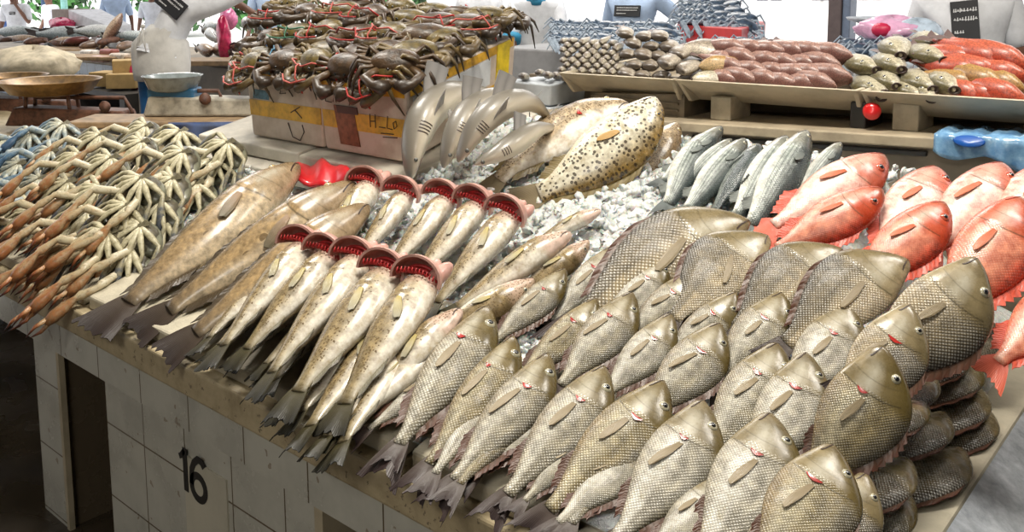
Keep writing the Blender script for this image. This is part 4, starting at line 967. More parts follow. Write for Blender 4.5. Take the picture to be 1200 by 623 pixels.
def crab_box(x0, x1, label, rear_dx, side=False):
    root = thing('foam_box', ((x0 + x1) / 2, 2.15, 1.05), label, 'box', 'taped foam crab boxes')
    o_ = np.array(root.location)
    yb0, yb1, H = 1.86, 2.44, .235
    zz = lambda y: bedz(1.86) + (y - 1.86) * SL
    def corner(x, y, top):
        fl = .012 * top
        cx = (x0 + x1) / 2; xx = x + (fl if x > cx else -fl) + (rear_dx if y > 2 else 0)
        return np.array([xx, y + (-fl if y < 2 else fl), zz(y) + H * top])
    c = [corner(x0, yb0, 0), corner(x1, yb0, 0), corner(x1, yb1, 0), corner(x0, yb1, 0), corner(x0, yb0, 1), corner(x1, yb0, 1), corner(x1, yb1, 1), corner(x0, yb1, 1)]
    m = MB().hexa([p - o_ for p in c]); b = m.build('body', M_BOXW, root, bevel=.012)
    def on_front(u, v, off=.0022): return (c[0] * (1 - u) + c[1] * u) * (1 - v) + (c[4] * (1 - u) + c[5] * u) * v + np.array([0, -off, 0]) - o_
    def on_side(u, v, off=.0022): return (c[1] * (1 - u) + c[2] * u) * (1 - v) + (c[5] * (1 - u) + c[6] * u) * v + np.array([off, 0, 0]) - o_
    def patch(fn, u0, u1, v0, v1, nm, m_, par, lab=None, skew=0, off=.0022):
        f_ = [fn(u0, v0, off), fn(u1, v0, off), fn(u1 + skew, v1, off), fn(u0 + skew, v1, off)]
        k_ = [fn(u0, v0, -.001), fn(u1, v0, -.001), fn(u1 + skew, v1, -.001), fn(u0 + skew, v1, -.001)]
        q = MB().hexa(f_ + k_).build(nm, m_, par)
        if lab: q['label'] = lab
        return q
    def stroke(fn, pl, r=.0016, par=None, m_=M_INK):
        MB().tube([fn(u, v, .0035) for u, v in pl], r, 5).build('marking', m_, par or root)
    patch(on_front, 0.02, .98, .34, .58, 'tape', M_TAPE, root); patch(on_front, 0.02, .98, .86, .985, 'tape', M_TAPE, root)
    if side:
        patch(on_front, .22, .46, .12, .66, 'paper_label', M_LABEL, root, 'brown paper label', -.05, .004)
        patch(on_front, .22, .46, .56, .66, 'label_header', mat('dark label band', (.1, .04, .03), .6), root, None, -.012, .0055)
        for pl in ([(.09, .88), (.075, .70)], [(.075, .70), (.15, .69)], [(.17, .70), (.19, .82), (.21, .70)], [(.33, .84), (.40, .85), (.365, .68)], [(.60, .42), (.60, .60)], [(.66, .42), (.66, .60)], [(.60, .5), (.66, .51)], [(.70, .44), (.77, .44)], [(.80, .60), (.79, .44), (.85, .43)], [(.86, .52), (.89, .55), (.9, .48), (.87, .44), (.86, .52)], [(.72, .36), (.86, .37)], [(.74, .31), (.9, .33)]):
            stroke(on_front, pl)
        patch(on_side, .03, .97, .86, .985, 'tape', M_TAPE, root); patch(on_side, .40, .97, .08, .42, 'tape', M_TAPE, root)
        patch(on_side, .80, .93, .42, .985, 'tape', M_TAPE2, root, 'bright yellow tape strip', 0, .004); patch(on_side, .74, .94, .05, .30, 'tape', M_TAPE2, root, 'bright yellow tape strip', 0, .004)
        patch(on_side, .05, .74, .46, .84, 'side_panel', mat('pale blue grey foam', (.6, .62, .64), .6, .1, 15), root, 'pale grey unprinted panel')
    else:
        patch(on_front, .08, .30, .60, .74, 'paint_smear', M_BLUEINK, root, 'blue paint smear', .02)
        for pl in ([(.50, .84), (.47, .72), (.55, .74)], [(.58, .82), (.64, .70)], [(.60, .46), (.72, .56)], [(.55, .30), (.60, .10), (.70, .06), (.76, .2), (.74, .3)], [(.66, .5), (.74, .40)]):
            stroke(on_front, pl, .002)
    return root
crab_box(BX[0], BX[1] - .004, 'left taped foam box with blue paint smear under the mud crabs', -.05)
crab_box(BX[1] + .004, BX[2], 'right taped foam box with brown paper label under the mud crabs', -.08, True)

M_MUD = [mat('mud crab shell olive', (0.12, 0.085, 0.02), 0.35, 0.45, 40, 0.3, coat=0.15), mat('mud crab shell brown', (0.065, 0.035, 0.014), 0.35, 0.45, 40, 0.3, coat=0.15)]
M_MLEG = [grad_mat('mud crab leg olive', (0.17, 0.115, 0.035), (0.1, 0.065, 0.02), (0.05, 0.03, 0.012), coat=.1), grad_mat('mud crab leg dark', (0.09, 0.05, 0.02), (0.05, 0.028, 0.012), (0.03, 0.018, 0.01), coat=.1)]
M_MBEL = mat('mud crab pale belly', (0.42, 0.33, 0.2), 0.4, 0.3, 30)
TIES = [mat('red tie', (0.38, 0.02, 0.015), 0.5), mat('pink tie', (0.45, 0.08, 0.06), 0.5), mat('green tie', (0.02, 0.14, 0.07), 0.4), mat('blue tie', (0.04, 0.16, 0.26), 0.4)]
def mud_crab(mi, tie, seed):
    rr = random.Random(seed)
    root = bpy.data.objects.new('mud_crab', None); link(root); root.empty_display_size = 0.05
    m = MB(); nr, nc = 9, 28
    for i in range(2 * nr - 1):
        a = PI * i / (2 * nr - 2)
        for j in range(nc):
            ph = 2 * PI * j / nc; ca = math.cos(ph)
            g = 1 + (0.05 * (j % 2) if ca > .1 and i == nr - 1 else 0)
            m.v.append(((0.052 if ca > 0 else .044) * ca * math.sin(a) ** .8 * g, 0.078 * math.sin(ph) * math.sin(a) ** .8 * g, (0.034 if i < nr else .018) * math.cos(a)))
    m.f = grid_faces(2 * nr - 1, nc, True)
    obj('carapace', mesh('carapace', m.v, m.f, M_MUD[mi]), root)
    for sg in (-1, 1):
        MB().ball((.048, sg * .018, .01), (.005, 0, 0), (0, .005, 0), (0, 0, .005), 6, 5).build('eye', M_PUP, root, smooth=True)
        for k in range(4):
            a = math.radians(55 + 24 * k + rr.uniform(-8, 8)); d = np.array([math.cos(a), sg * math.sin(a), 0])
            r0 = np.array([.03 * math.cos(a), sg * .06 * math.sin(a), -.004]); up = np.array([0, 0, 1])
            dn = rr.uniform(.5, 1.5)
            kn = r0 + d * .055 + up * .018; p2 = kn + d * .03 - up * .035 * dn + np.array([.012, 0, 0]); p3 = p2 + d * .012 + np.array([.01, 0, 0]) - up * .055 * dn
            limb('leg', [r0 - d * .01, r0 + d * .02 + up * .008, kn, (kn + p2) / 2, p2, p3], [.007, .0085, .008, .008, .0065, .002], M_MLEG[mi], root, 6)
        s0 = np.array([.035, sg * .05, 0]); el = np.array([.075, sg * .085, .004]); wr = np.array([.105, sg * .06, 0]); ha = np.array([.10, sg * .012, -.006])
        c = limb('claw', [s0, (s0 + el) / 2, el, wr, (wr + ha) / 2 + np.array([.012, 0, 0]), ha], [.011, .015, .016, .016, .027, .017], M_MLEG[mi], root, 10, .8)
        limb('finger', [ha, ha + np.array([-.012, -sg * .025, .006]), ha + np.array([-.03, -sg * .036, .003])], [.011, .008, .002], M_MLEG[mi], c, 6)
        limb('finger', [ha - np.array([.012, 0, .0]), ha + np.array([-.026, -sg * .018, .0]), ha + np.array([-.042, -sg * .024, 0])], [.009, .007, .002], M_MLEG[mi], c, 6)
    if tie is not None:
        t_ = MB()
        t_.tube([(.02, -.09, .004), (.045, -.06, .038), (.06, -.02, .036), (.066, .02, .036), (.045, .06, .038), (.02, .09, .004)], .0032, 5)
        t_.tube([(.10, -.07, .02), (.125, -.03, .022), (.13, .02, .022), (.10, .07, .02)], .003, 5)
        t_.tube([(.06, 0, .038), (.08, .02, .05), (.11, .03, .03), (.13, .05, -.02)], .0028, 5)
        t_.build('tie', TIES[tie], root, smooth=True)
    return root
MPROTO = {}
def mud(mi, tie):
    k = (mi, tie)
    if k not in MPROTO:
        MPROTO[k] = mud_crab(mi, tie, hash(str(mi) + str(tie)) % 97 if False else mi * 17 + (tie or 0) * 5 + (3 if tie is None else 0)); return MPROTO[k]
    return copy_tree(MPROTO[k])
MUDS = [ # px, metres along the depth, yaw (deg, 0 = facing front), pitch, shell, tie
 (300, 74, 1.86, -10, 40, 0, 1), (338, 71, 1.86, 15, 35, 1, None), (372, 70, 1.86, -8, 40, 0, 1), (408, 76, 1.85, 10, 45, 1, None), (446, 80, 1.85, -12, 50, 0, 0), (464, 72, 1.87, 40, 35, 1, None),
 (308, 66, 1.95, 10, 25, 0, 0), (346, 62, 1.95, -15, 20, 1, 3), (384, 60, 1.94, 20, 25, 0, None), (420, 64, 1.94, -10, 25, 1, 0), (458, 60, 1.95, 15, 20, 1, None), (486, 60, 1.97, 60, 25, 0, None),
 (318, 44, 2.08, -20, 15, 1, None), (352, 38, 2.06, 10, 15, 0, 2), (388, 34, 2.05, -10, 20, 0, 0), (424, 40, 2.05, 25, 15, 1, 0), (462, 38, 2.06, -15, 15, 0, 1), (498, 40, 2.08, 50, 20, 1, None), (520, 44, 2.12, 70, 20, 0, None),
 (326, 20, 2.22, 15, 10, 1, 0), (362, 14, 2.2, -10, 10, 1, None), (404, 12, 2.18, 10, 12, 0, 1), (440, 16, 2.18, -20, 12, 1, 0), (480, 22, 2.2, 10, 10, 0, None), (512, 26, 2.22, 40, 15, 1, 0), (546, 28, 2.26, 70, 15, 1, 1), (566, 18, 2.36, 60, 10, 0, None), (540, 18, 2.34, -160, 10, 1, 0),
 (345, 4, 2.34, 0, 8, 0, None), (425, 0, 2.3, 10, 8, 1, None), (470, 8, 2.32, -10, 8, 0, None), (508, 14, 2.36, 20, 8, 0, None), (580, 22, 2.44, 80, 10, 1, None)]
for i, (x, y, Y, yaw, pit, mi, tie) in enumerate(MUDS):
    o = mud(mi, tie); o.location = tuple(aty(x, y, Y))
    a = math.radians(-90 + yaw); p_ = math.radians(pit)
    frame_rot(o, (math.cos(a) * math.cos(p_), math.sin(a) * math.cos(p_), -math.sin(p_)), (0.05, -0.1, 1))
    rows_ = [c for c in MUDS if c[2] < 1.9] if Y < 1.9 else [c for c in MUDS if 1.9 <= c[2] < 2.0] if Y < 2.0 else [c for c in MUDS if 2.0 <= c[2] < 2.17] if Y < 2.17 else [c for c in MUDS if c[2] >= 2.17]
    rn = 'hanging over the front' if Y < 1.9 else 'in the second row up' if Y < 2.0 else 'in the third row up' if Y < 2.17 else 'at the top'
    tag(o, '%s mud crab %s, %s from left %s' % (('olive', 'dark brown')[mi], 'without a tie' if tie is None else 'with a %s tie' % ('red', 'pink', 'green', 'blue')[tie], nth(sorted(c[0] for c in rows_).index(x)), rn), 'crab', 'mud crabs heaped on the foam boxes')

# ------------------------------------------------------------------ red tray behind the long groupers
M_RED = mat('red plastic', (0.55, 0.012, 0.02), 0.3, 0.15, 20, coat=0.3)
p0, p1, p2, p3 = aty(338, 216, 1.62), aty(425, 214, 1.66), aty(412, 196, 1.80), aty(350, 190, 1.78)
rt_ = MB(); nn = 14
for j in range(8):
    for i in range(nn):
        u, v = i / (nn - 1), j / 7
        p = (p0 * (1 - u) + p1 * u) * (1 - v) + (p3 * (1 - u) + p2 * u) * v
        rt_.v.append(p + np.array([0, 0, .012 * math.sin(u * 9 + v * 4) + .02 * math.sin(v * 3.1) + .01 * math.sin(u * 17)]))
rt_.f = grid_faces(8, nn)
o = rt_.build('plastic_bag', M_RED, smooth=True, origin=(p0 + p2) / 2); sm_ = o.modifiers.new('thickness', 'SOLIDIFY'); sm_.thickness = .008
tag(o, 'crumpled red plastic bag behind the heads of the long brown groupers', 'bag')
# ------------------------------------------------------------------ back counter with trays of fish (right)
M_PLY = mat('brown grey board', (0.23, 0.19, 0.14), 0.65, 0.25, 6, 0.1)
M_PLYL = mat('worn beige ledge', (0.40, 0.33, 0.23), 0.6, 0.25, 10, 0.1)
M_TRAY = mat('cream foam tray', (0.50, 0.43, 0.32), 0.65, 0.15, 12, 0.15)
M_DARK = mat('dark steel', (0.03, 0.028, 0.026), 0.4, 0.2, 10)
# the counter: sloping a little along x as the photo shows
def bz(x, z0=1.128, z1=1.182): return z0 + (z1 - z0) * (x + 1.80) / 1.30
bc = thing('back_counter', (-0.6, 2.9, 0.15), 'brown boarded counter with beige ledge behind the mullets and red snappers', 'counter')
bo = np.array(bc.location)
xa, xb = -2.35, 1.2
def bpart(pts, nm, m, bev=.004):
    o = MB().hexa([np.asarray(p) - bo for p in pts]).build(nm, m, bc, bevel=bev); return o
def slab(xa, xb, ya, yb, zb, zt):  # zb/zt functions of x
    return [(xa, ya, zb(xa)), (xb, ya, zb(xb)), (xb, yb, zb(xb)), (xa, yb, zb(xa)), (xa, ya, zt(xa)), (xb, ya, zt(xb)), (xb, yb, zt(xb)), (xa, yb, zt(xa))]
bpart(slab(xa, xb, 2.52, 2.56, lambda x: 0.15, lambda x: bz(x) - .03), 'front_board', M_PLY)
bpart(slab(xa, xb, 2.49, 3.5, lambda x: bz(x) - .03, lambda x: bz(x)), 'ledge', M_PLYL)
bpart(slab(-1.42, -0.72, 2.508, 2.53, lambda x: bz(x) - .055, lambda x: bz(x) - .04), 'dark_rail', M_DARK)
bpart(slab(xa, xb, 2.83, 2.86, lambda x: bz(x), lambda x: bz(x) + .11), 'back_panel', mat('shaded plywood', (.16, .125, .085), .7))  # closes the gap under the trays; the shade there is put into its colour
M_BLK = mat('cream foam block', (0.44, 0.38, 0.28), 0.7, 0.2, 14, .15)
for i, (x, w) in enumerate([(-1.36, .07), (-0.93, .045), (-0.80, .07), (-0.1, .07)]):
    o = MB().box((x - w / 2, 2.58, bz(x)), (x + w / 2, 2.72, bz(x) + .075)).build('foam_block', M_BLK if i != 1 else M_DARK, origin=(x, 2.65, bz(x)), bevel=.004)
    tag(o, '%s propping up the fish trays on the back counter, %s from the left' % ('dark block' if i == 1 else 'cream foam block', nth(i)), 'block', 'blocks under the fish trays')
o = MB().hexa([(-1.86, 2.6, bz(-1.9)), (-1.50, 2.6, bz(-1.5)), (-1.50, 2.8, bz(-1.5)), (-1.86, 2.8, bz(-1.9)), (-1.86, 2.6, bz(-1.9) + .07), (-1.5, 2.6, bz(-1.5) + .075), (-1.5, 2.8, bz(-1.5) + .075), (-1.86, 2.8, bz(-1.9) + .07)])
for k in range(3): o.box((-1.87, 2.592, bz(-1.8) + .008 + .022 * k), (-1.52, 2.6, bz(-1.8) + .014 + .022 * k))
tag(o.build('crate', mat('weathered slats', (.2, .16, .11), .7, .3, 12), origin=(-1.7, 2.7, 1.13)), 'low slatted brown crate under the left end of the fish trays', 'crate')
# red cap and blue-capped bottle under the trays
p = aty(1022, 130, 2.55)
m = MB().lathe(p, [(0.0, -.012), (.018, -.012), (.024, -.004), (.025, .004), (.022, .012), (.012, .018), (0.0, .019)], 20, (0.1, -1, 0))
tag(m.build('red_disc', mat('red cap', (.62, .01, .012), .3, coat=.5), origin=p, smooth=True), 'round red plastic disc on the foam block under the back trays', 'disc')
p = aty(795, 118, 2.66)
bt = thing('bottle', (p[0], p[1], bz(p[0])), 'dim plastic bottle with blue cap in the gap under the trays', 'bottle')
MB().lathe((0, 0, 0), [(0, 0), (.03, 0), (.033, .01), (.033, .045), (.026, .055), (.014, .062), (.0, .062)], 16).build('body', mat('dull plastic', (.14, .13, .13), .3), bt, smooth=True)
MB().lathe((0, -.0, .055), [(0, 0), (.016, 0), (.0165, .015), (.0, .018)], 14).build('cap', mat('blue cap', (.05, .09, .4), .35), bt, smooth=True)
# blue plastic bag over the ledge
a_, b_ = aty(1098, 160, 2.5), aty(1225, 175, 2.5)
m = MB(); nn = 26
for j in range(9):
    for i in range(nn):
        u, v = i / (nn - 1), j / 8
        x = a_[0] + (b_[0] - a_[0]) * u; fold = .006 * math.sin(u * 23 + v * 3) + .005 * math.sin(u * 41 - v * 5)
        fold *= .5
        if v < .35: y, z = 2.62 - v / .35 * .14, bz(x) + .014 + fold
        else: y, z = 2.480 - .005 * math.sin(u * 11) + fold, bz(x) + .012 - (v - .35) / .65 * (.045 + .035 * u + .012 * math.sin(u * 9))
        m.v.append((x, y, z))
m.f = grid_faces(9, nn)
M_BAG = NT('blue plastic film'); _n = M_BAG.noise(M_BAG.obj(), 30, 4)
M_BAGM = M_BAG.done(M_BAG.ramp(_n, [(.35, (.09, .22, .42)), (.6, (.2, .38, .58)), (.75, (.5, .64, .75))]), .2, 0, .5, .4)
o = m.build('plastic_bag', M_BAGM, smooth=True, origin=(a_ + b_) / 2); o.modifiers.new('thickness', 'SOLIDIFY').thickness = .004
tag(o, 'translucent blue plastic bag draped over the beige ledge at the right', 'bag')
c_ = aty(1136, 166, 2.472)
m = MB().lathe(c_, [(.0, .0), (.030, .0), (.036, .002), (.038, .004), (.034, .006), (.0, .005)], 22, (0, -1, .5), .42)
m.build('bag_mouth', mat('deep blue film', (.01, .09, .38), .3), o, smooth=True)
o.children  # noqa
KIDS[o.name][-1].location = -Vector(o.location)

# trays: foam boxes with outward-leaning front walls
TRAYS = [(652, 787, 'left'), (789, 1004, 'middle'), (1006, 1230, 'right')]
def tz(x): return 1.205 + .018 * (x + 1.95) / 1.45          # tray rim height along x
for (u0, u1, nm) in TRAYS:
    yv = lambda u: 85 + (u - 650) * .06
    x0, x1 = aty(u0, yv(u0), 2.52)[0], aty(u1, yv(u1), 2.52)[0]
    z0, z1 = aty(u0, yv(u0), 2.52)[2], aty(u1, yv(u1), 2.52)[2]
    root = thing('foam_tray', ((x0 + x1) / 2, 2.85, (z0 + z1) / 2 - .08), '%s cream foam tray of fish on the back counter' % nm, 'tray', 'foam fish trays')
    o_ = np.array(root.location)
    fl = [(x0 + .02, 2.66, z0 - .075), (x1 - .01, 2.66, z1 - .075), (x1 - .01, 3.3, z1 - .075), (x0 + .02, 3.3, z0 - .075)]
    up_ = [(q[0], q[1], q[2] + .012) for q in fl]
    MB().hexa([np.asarray(q) - o_ for q in fl + up_]).build('base', M_TRAY, root)
    MB().hexa([np.asarray(q) - o_ for q in [(x0 + .02, 2.655, z0 - .075), (x1 - .01, 2.655, z1 - .075), (x1 - .01, 2.67, z1 - .075), (x0 + .02, 2.67, z0 - .075), (x0, 2.52, z0), (x1, 2.52, z1), (x1, 2.545, z1), (x0, 2.545, z0)]]).build('front_wall', M_TRAY, root, bevel=.004)
    for xx, zz, s_ in ((x0, z0, 1), (x1, z1, -1)):
        MB().hexa([np.asarray(q) - o_ for q in [(xx + s_ * .01, 2.6, zz - .075), (xx + s_ * .024, 2.6, zz - .075), (xx + s_ * .024, 3.3, zz - .075), (xx + s_ * .01, 3.3, zz - .075), (xx, 2.53, zz), (xx + s_ * .015, 2.53, zz), (xx + s_ * .015, 3.3, zz + .03), (xx, 3.3, zz + .03)]]).build('side_wall', M_TRAY, root, bevel=.003)

# small fish in the trays: one straight fish mesh per kind, shared by the copies
SMALL = {}
def small_fish(kind):
    if kind in SMALL: return SMALL[kind]
    cfg = dict(dark=('whole_fish', 'emperor', .85, (.05, .035, .025), (.2, .16, .12), (.42, .38, .3), 0), mid=('whole_fish', 'emperor', 1.0, (.05, .037, .028), (.22, .18, .14), (.45, .4, .33), 0),
               pink=('whole_fish', 'grouper', 1.05, (.13, .055, .045), (.29, .17, .14), (.5, .4, .34), 0), olive=('whole_fish', 'emperor', .9, (.09, .075, .03), (.4, .36, .26), (.6, .55, .45), 60),
               red=('whole_fish', 'snapper', .8, (.30, .035, .015), (.42, .10, .055), (.55, .3, .22), 0), tan=('whole_fish', 'snapper', .8, (.2, .09, .025), (.34, .2, .07), (.5, .36, .2), 0))[kind]
    nm, sp, deep, bk, si, be, k = cfg
    Mt = dict(body=fish_mat(kind + ' tray fish skin', bk, si, be, None, k=k, edge=.25, glow=.35, rough=.36, mott=.6), tail=fin_mat(kind + ' tray tail', (.2, .15, .12, 1), (.12, .08, .08, 1)), fin=fin_mat(kind + ' tray fin', (.22, .16, .12, 1), (.14, .09, .08, 1), 12),
              pec=None, eye=M_EYE, pupil=M_PUP, gill=M_GILL, mouth=M_MOUTH)
    sp_ = Spine(np.stack([np.linspace(-.5, .5, 12), np.zeros(12), np.zeros(12)], 1), (0, 1, 0), 1)
    root, _, loc = make_fish(nm, sp, sp_, Mt, None, None, None, deep=deep, fat=1.7, vis=1, lod=.5, pec=False, gill=False, eye=kind == 'olive', mouth=False, fins=.35, jag=0)
    root.location = (0, 0, 0)
    if kind in ('olive',):        # gaping mouth
        m = MB().lathe((.488, 0, -.045), [(.045, 0), (.05, .018), (.042, .026), (.03, .012), (.0, -.02)], 14, (1, 0, -.1), .75); m.build('open_mouth', M_MOUTH, root, smooth=True)
    SMALL[kind] = root; return root
_first = set()
def put_small(kind, pos, X, Z, size, label, group):
    p_ = small_fish(kind)
    o = p_ if kind not in _first else copy_tree(p_)
    _first.add(kind)
    o.location = tuple(pos); frame_rot(o, X, np.cross(X, Z)); o.scale = (size,) * 3      # lying on its side, Z up
    tag(o, label, 'fish', group)
def pile(kind, u0, u1, v0, v1, nr, nc, Y0_, dY, X, Z, size, desc, group, jit=2.0, stag=True, slope=.06):
    for r in range(nr):          # r = 0 is the lowest row
        for c in range(nc):
            u = u0 + (u1 - u0) * (c + (.5 if (stag and r % 2) else 0)) / max(1, nc - .5) + R.uniform(-jit, jit)
            v = v0 + (v1 - v0) * r / max(1, nr - 1) + (u - u0) * slope + R.uniform(-jit, jit) * .5
            p = aty(u, v, Y0_ + dY * r)
            k_ = kind if isinstance(kind, str) else kind[(r) % len(kind)]
            x = nrm(np.asarray(X) + np.array([R.uniform(-.12, .12) for _ in range(3)]))
            d_ = desc if isinstance(desc, str) else desc[r % len(desc)]
            pos = p - x * size * .42
            put_small(k_, pos, x, Z, size * R.uniform(.92, 1.08), '%s, %s from left in %s' % (d_, nth(c), 'the lowest layer' if r == 0 else 'layer %s' % ('two', 'three', 'four', 'five', 'six', 'seven')[r - 1]), group)
pile('dark', 658, 722, 82, 48, 7, 6, 2.60, .022, (.35, -.93, -.1), (.05, -.35, 1), .135, 'small brown fish in the left tray', 'small fish in the left tray', 1.2)
pile('mid', 736, 786, 88, 42, 5, 3, 2.60, .03, (.6, -.8, -.1), (.05, -.3, 1), .2, 'grey round fish in the left tray', 'grey fish in the left tray', 1.2)
pile('pink', 860, 990, 96, 60, 4, 6, 2.60, .035, (.93, -.33, -.14), (.1, -.3, 1), .235, 'pinkish brown fish in the middle tray', 'pinkish fish in the middle tray', 2.5)
for i, (u, v, Y, k_, X, sz) in enumerate([(858, 62, 2.75, 'mid', (-.85, -.3, .1), .34), (812, 76, 2.64, 'mid', (.2, -.9, -.1), .24), (850, 91, 2.62, 'olive', (-.7, -.6, 0), .22), (860, 77, 2.66, 'tan', (-.8, -.5, 0), .22), (790, 68, 2.66, 'mid', (.3, -.9, -.1), .26), (800, 58, 2.72, 'mid', (.4, -.85, -.1), .25)]):
    put_small(k_, aty(u, v, Y), X, (.05, -.35, .95), sz, '%s at the middle tray\'s left end, %s' % (('large pale fish on top', 'dark grey fish', 'olive-yellow fish low down', 'orange-tan fish', 'grey fish by the tray joint', 'grey fish near the top')[i], ('pointing left', 'head forward', 'pointing left', 'pointing left', 'head forward', 'head forward')[i]), 'mixed fish at the left end of the middle tray')
for i, (u, v, Y) in enumerate([(1010, 80, 2.66), (1045, 98, 2.62), (1082, 100, 2.62), (1118, 100, 2.62), (1040, 110, 2.6), (1062, 60, 2.74), (1090, 68, 2.7), (1048, 78, 2.67), (1095, 52, 2.8), (1112, 72, 2.74), (1020, 106, 2.6), (1128, 62, 2.8), (1070, 110, 2.6), (1100, 112, 2.6)]):
    put_small('olive', aty(u, v, Y) - nrm((.45, -.85, -.1)) * .12, nrm((.45 + R.uniform(-.25, .2), -.85, -.1)), (.2, -.35, .9), R.uniform(.29, .35), 'gaping olive emperor fish in the right tray, %s' % ('far left', 'second along the bottom', 'yellow-faced in the middle', 'beside the red fish', 'small, at the rim on the left', 'top, dark backed', 'upper middle', 'left of middle', 'topmost with pale flank', 'upper right', 'lowest on the left', 'top right against the red fish', 'low in the middle at the rim', 'low on the right at the rim')[i], 'emperor fish in the right tray')
pile(['red', 'tan', 'red', 'red'], 1146, 1206, 117, 76, 4, 3, 2.6, .035, (.92, -.35, -.18), (.1, -.3, 1), .27, ['red fish in the right tray', 'golden-tan fish in the right tray', 'orange-backed red fish in the right tray', 'red fish in the right tray'], 'red fish in the right tray', 1.5, False, .04)

# ------------------------------------------------------------------ grey foam boxes with fish between the crab box and the trays
M_GREYB = mat('pale grey foam box', (.5, .54, .58), .6, .12, 12, .15)
A_, B_ = aty(604, 120, 2.62), aty(664, 108, 2.72)
gb = MB()
for k in range(2):
    z1 = A_[2] + .08 - k * .085
    gb.hexa([(A_[0] - .05, 2.62, z1 - .08), (B_[0], 2.62, z1 - .08), (B_[0], 3.0, z1 - .08), (A_[0] - .05, 3.0, z1 - .08), (A_[0] - .06, 2.61, z1), (B_[0] + .01, 2.61, z1), (B_[0] + .01, 3.01, z1), (A_[0] - .06, 3.01, z1)])
tag(gb.build('foam_box', M_GREYB, origin=(A_[0], 2.8, A_[2]), bevel=.006), 'pale blue grey stacked foam box to the left of the small fish tray', 'box')
for i in range(6):
    put_small('dark', (A_[0] + .0 + .04 * i, 2.68 + .05 * (i % 3), A_[2] + .095 + .012 * (i % 2)), (.5, -.8, .1), (0, .3, 1), .16, 'dark fish lying in the pale grey foam box, %s from the left' % nth(i), 'fish in the pale grey box')

# ------------------------------------------------------------------ second line of stalls: dark crab heap, red-rimmed crab box
sc_m = mat('far crab blue', (.05, .08, .13), .35, .5, 40, coat=.3); sl_m = mat('far crab pale leg', (.3, .36, .44), .4, .3, 40)
def far_crab(nm):
    root = bpy.data.objects.new(nm, None); link(root)
    MB().ball((0, 0, 0), (.05, 0, 0), (0, .08, 0), (0, 0, .03), 12, 6).build('carapace', sc_m, root, smooth=True)
    for sg in (-1, 1):
        m = MB()
        for k in range(3):
            a = math.radians(40 + 35 * k); d = np.array([math.cos(a), sg * math.sin(a), 0])
            m.tube([d * .04, d * .09 + np.array([.01, 0, .02]), d * .12 + np.array([.03, 0, -.03])], [.008, .008, .003], 5)
        m.build('legs', sl_m, root)
        MB().tube([(.03, sg * .05, 0), (.08, sg * .08, .015), (.13, sg * .04, 0), (.17, sg * .02, -.01)], [.012, .014, .016, .004], 6).build('claw', sl_m, root)
    return root
FC = far_crab('blue_crab'); _fc = [True]
def put_far(pos, X, Z, label, group, sc=1.0):
    o = FC if _fc[0] else copy_tree(FC); _fc[0] = False
    o.location = tuple(pos); frame_rot(o, X, Z); o.scale = (sc,) * 3; tag(o, label, 'crab', group)
for r in range(3):
    for c in range(12):
        u = 660 + c * 10.6 + (5 if r % 2 else 0); v = 46 - r * 8 + c * .2
        put_far(aty(u, v, 3.35 + .1 * r), (.3 + R.uniform(-.3, .3), -.85, -.4), (0, .4, .9), 'dark blue crab behind the small fish, %s from left in the %s row' % (nth(c), ('front', 'middle', 'back')[r]), 'dark blue crabs behind the small fish', .8)
hp = aty(720, 45, 3.5)
MB_ = MB().box((hp[0] - .75, 3.52, .15), (hp[0] + .6, 3.95, 1.25)); 
tag(MB_.build('stall_table', mat('grey table', (.25, .25, .26), .6), origin=(hp[0], 3.6, .15), bevel=.01), 'grey table carrying the dark blue crab heap behind the small fish', 'table')
# red-rimmed box of blue crabs
p0 = aty(795, 34, 4.3); p1 = aty(868, 46, 4.05); p2 = aty(896, 28, 4.9)
rb = thing('crab_crate', ((p0[0] + p2[0]) / 2, 4.4, p1[2] - .2), 'red and white striped box piled with blue crabs, beyond the trays', 'box')
o_ = np.array(rb.location); H_ = .2
q0, q1, q2 = p0, p1, p2; q3 = p0 + (p2 - p1)
zt_ = p1[2] + .05
def ring(z, f=1.0):
    c = (q0 + q1 + q2 + q3) / 4
    return [np.array([*(c[:2] + (q[:2] - c[:2]) * f), z]) - o_ for q in (q0, q1, q2, q3)]
MB().hexa(ring(zt_ - .22) + ring(zt_ - .1)).build('body', mat('white box', (.75, .74, .72), .5), rb, bevel=.005)
MB().hexa(ring(zt_ - .1, 1.02) + ring(zt_, 1.03)).build('rim', mat('red plastic rim', (.55, .03, .03), .4), rb, bevel=.005)
MB().hexa(ring(zt_ - .16, 1.004) + ring(zt_ - .13, 1.004)).build('stripe', mat('orange stripe', (.65, .2, .05), .5), rb)
m = MB()
for t_ in (.12, .5, .9):
    a, b = ring(zt_ - .22, 1.012)[1], ring(zt_ - .22, 1.012)[2]
    a2, b2 = ring(zt_ - .1, 1.012)[1], ring(zt_ - .1, 1.012)[2]
    w_ = .05; n_ = np.array([.004, -.002, 0])
    m.hexa([a + (b - a) * (t_ - w_), a + (b - a) * (t_ + w_), a + (b - a) * (t_ + w_) + n_, a + (b - a) * (t_ - w_) + n_, a2 + (b2 - a2) * (t_ - w_), a2 + (b2 - a2) * (t_ + w_), a2 + (b2 - a2) * (t_ + w_) + n_, a2 + (b2 - a2) * (t_ - w_) + n_])
m.build('red_band', mat('red band', (.6, .1, .1), .5), rb)
cc = (q0 + q1 + q2 + q3) / 4
MB().box((cc[0] - .5, 4.0, .15), (cc[0] + .5, 5.2, zt_ - .22)).build('stall_table', mat('pale table', (.6, .62, .65), .6), origin=(cc[0], 4.6, .15))
tag(bpy.data.objects['stall_table.001'], 'pale table under the red-rimmed box of blue crabs', 'table')
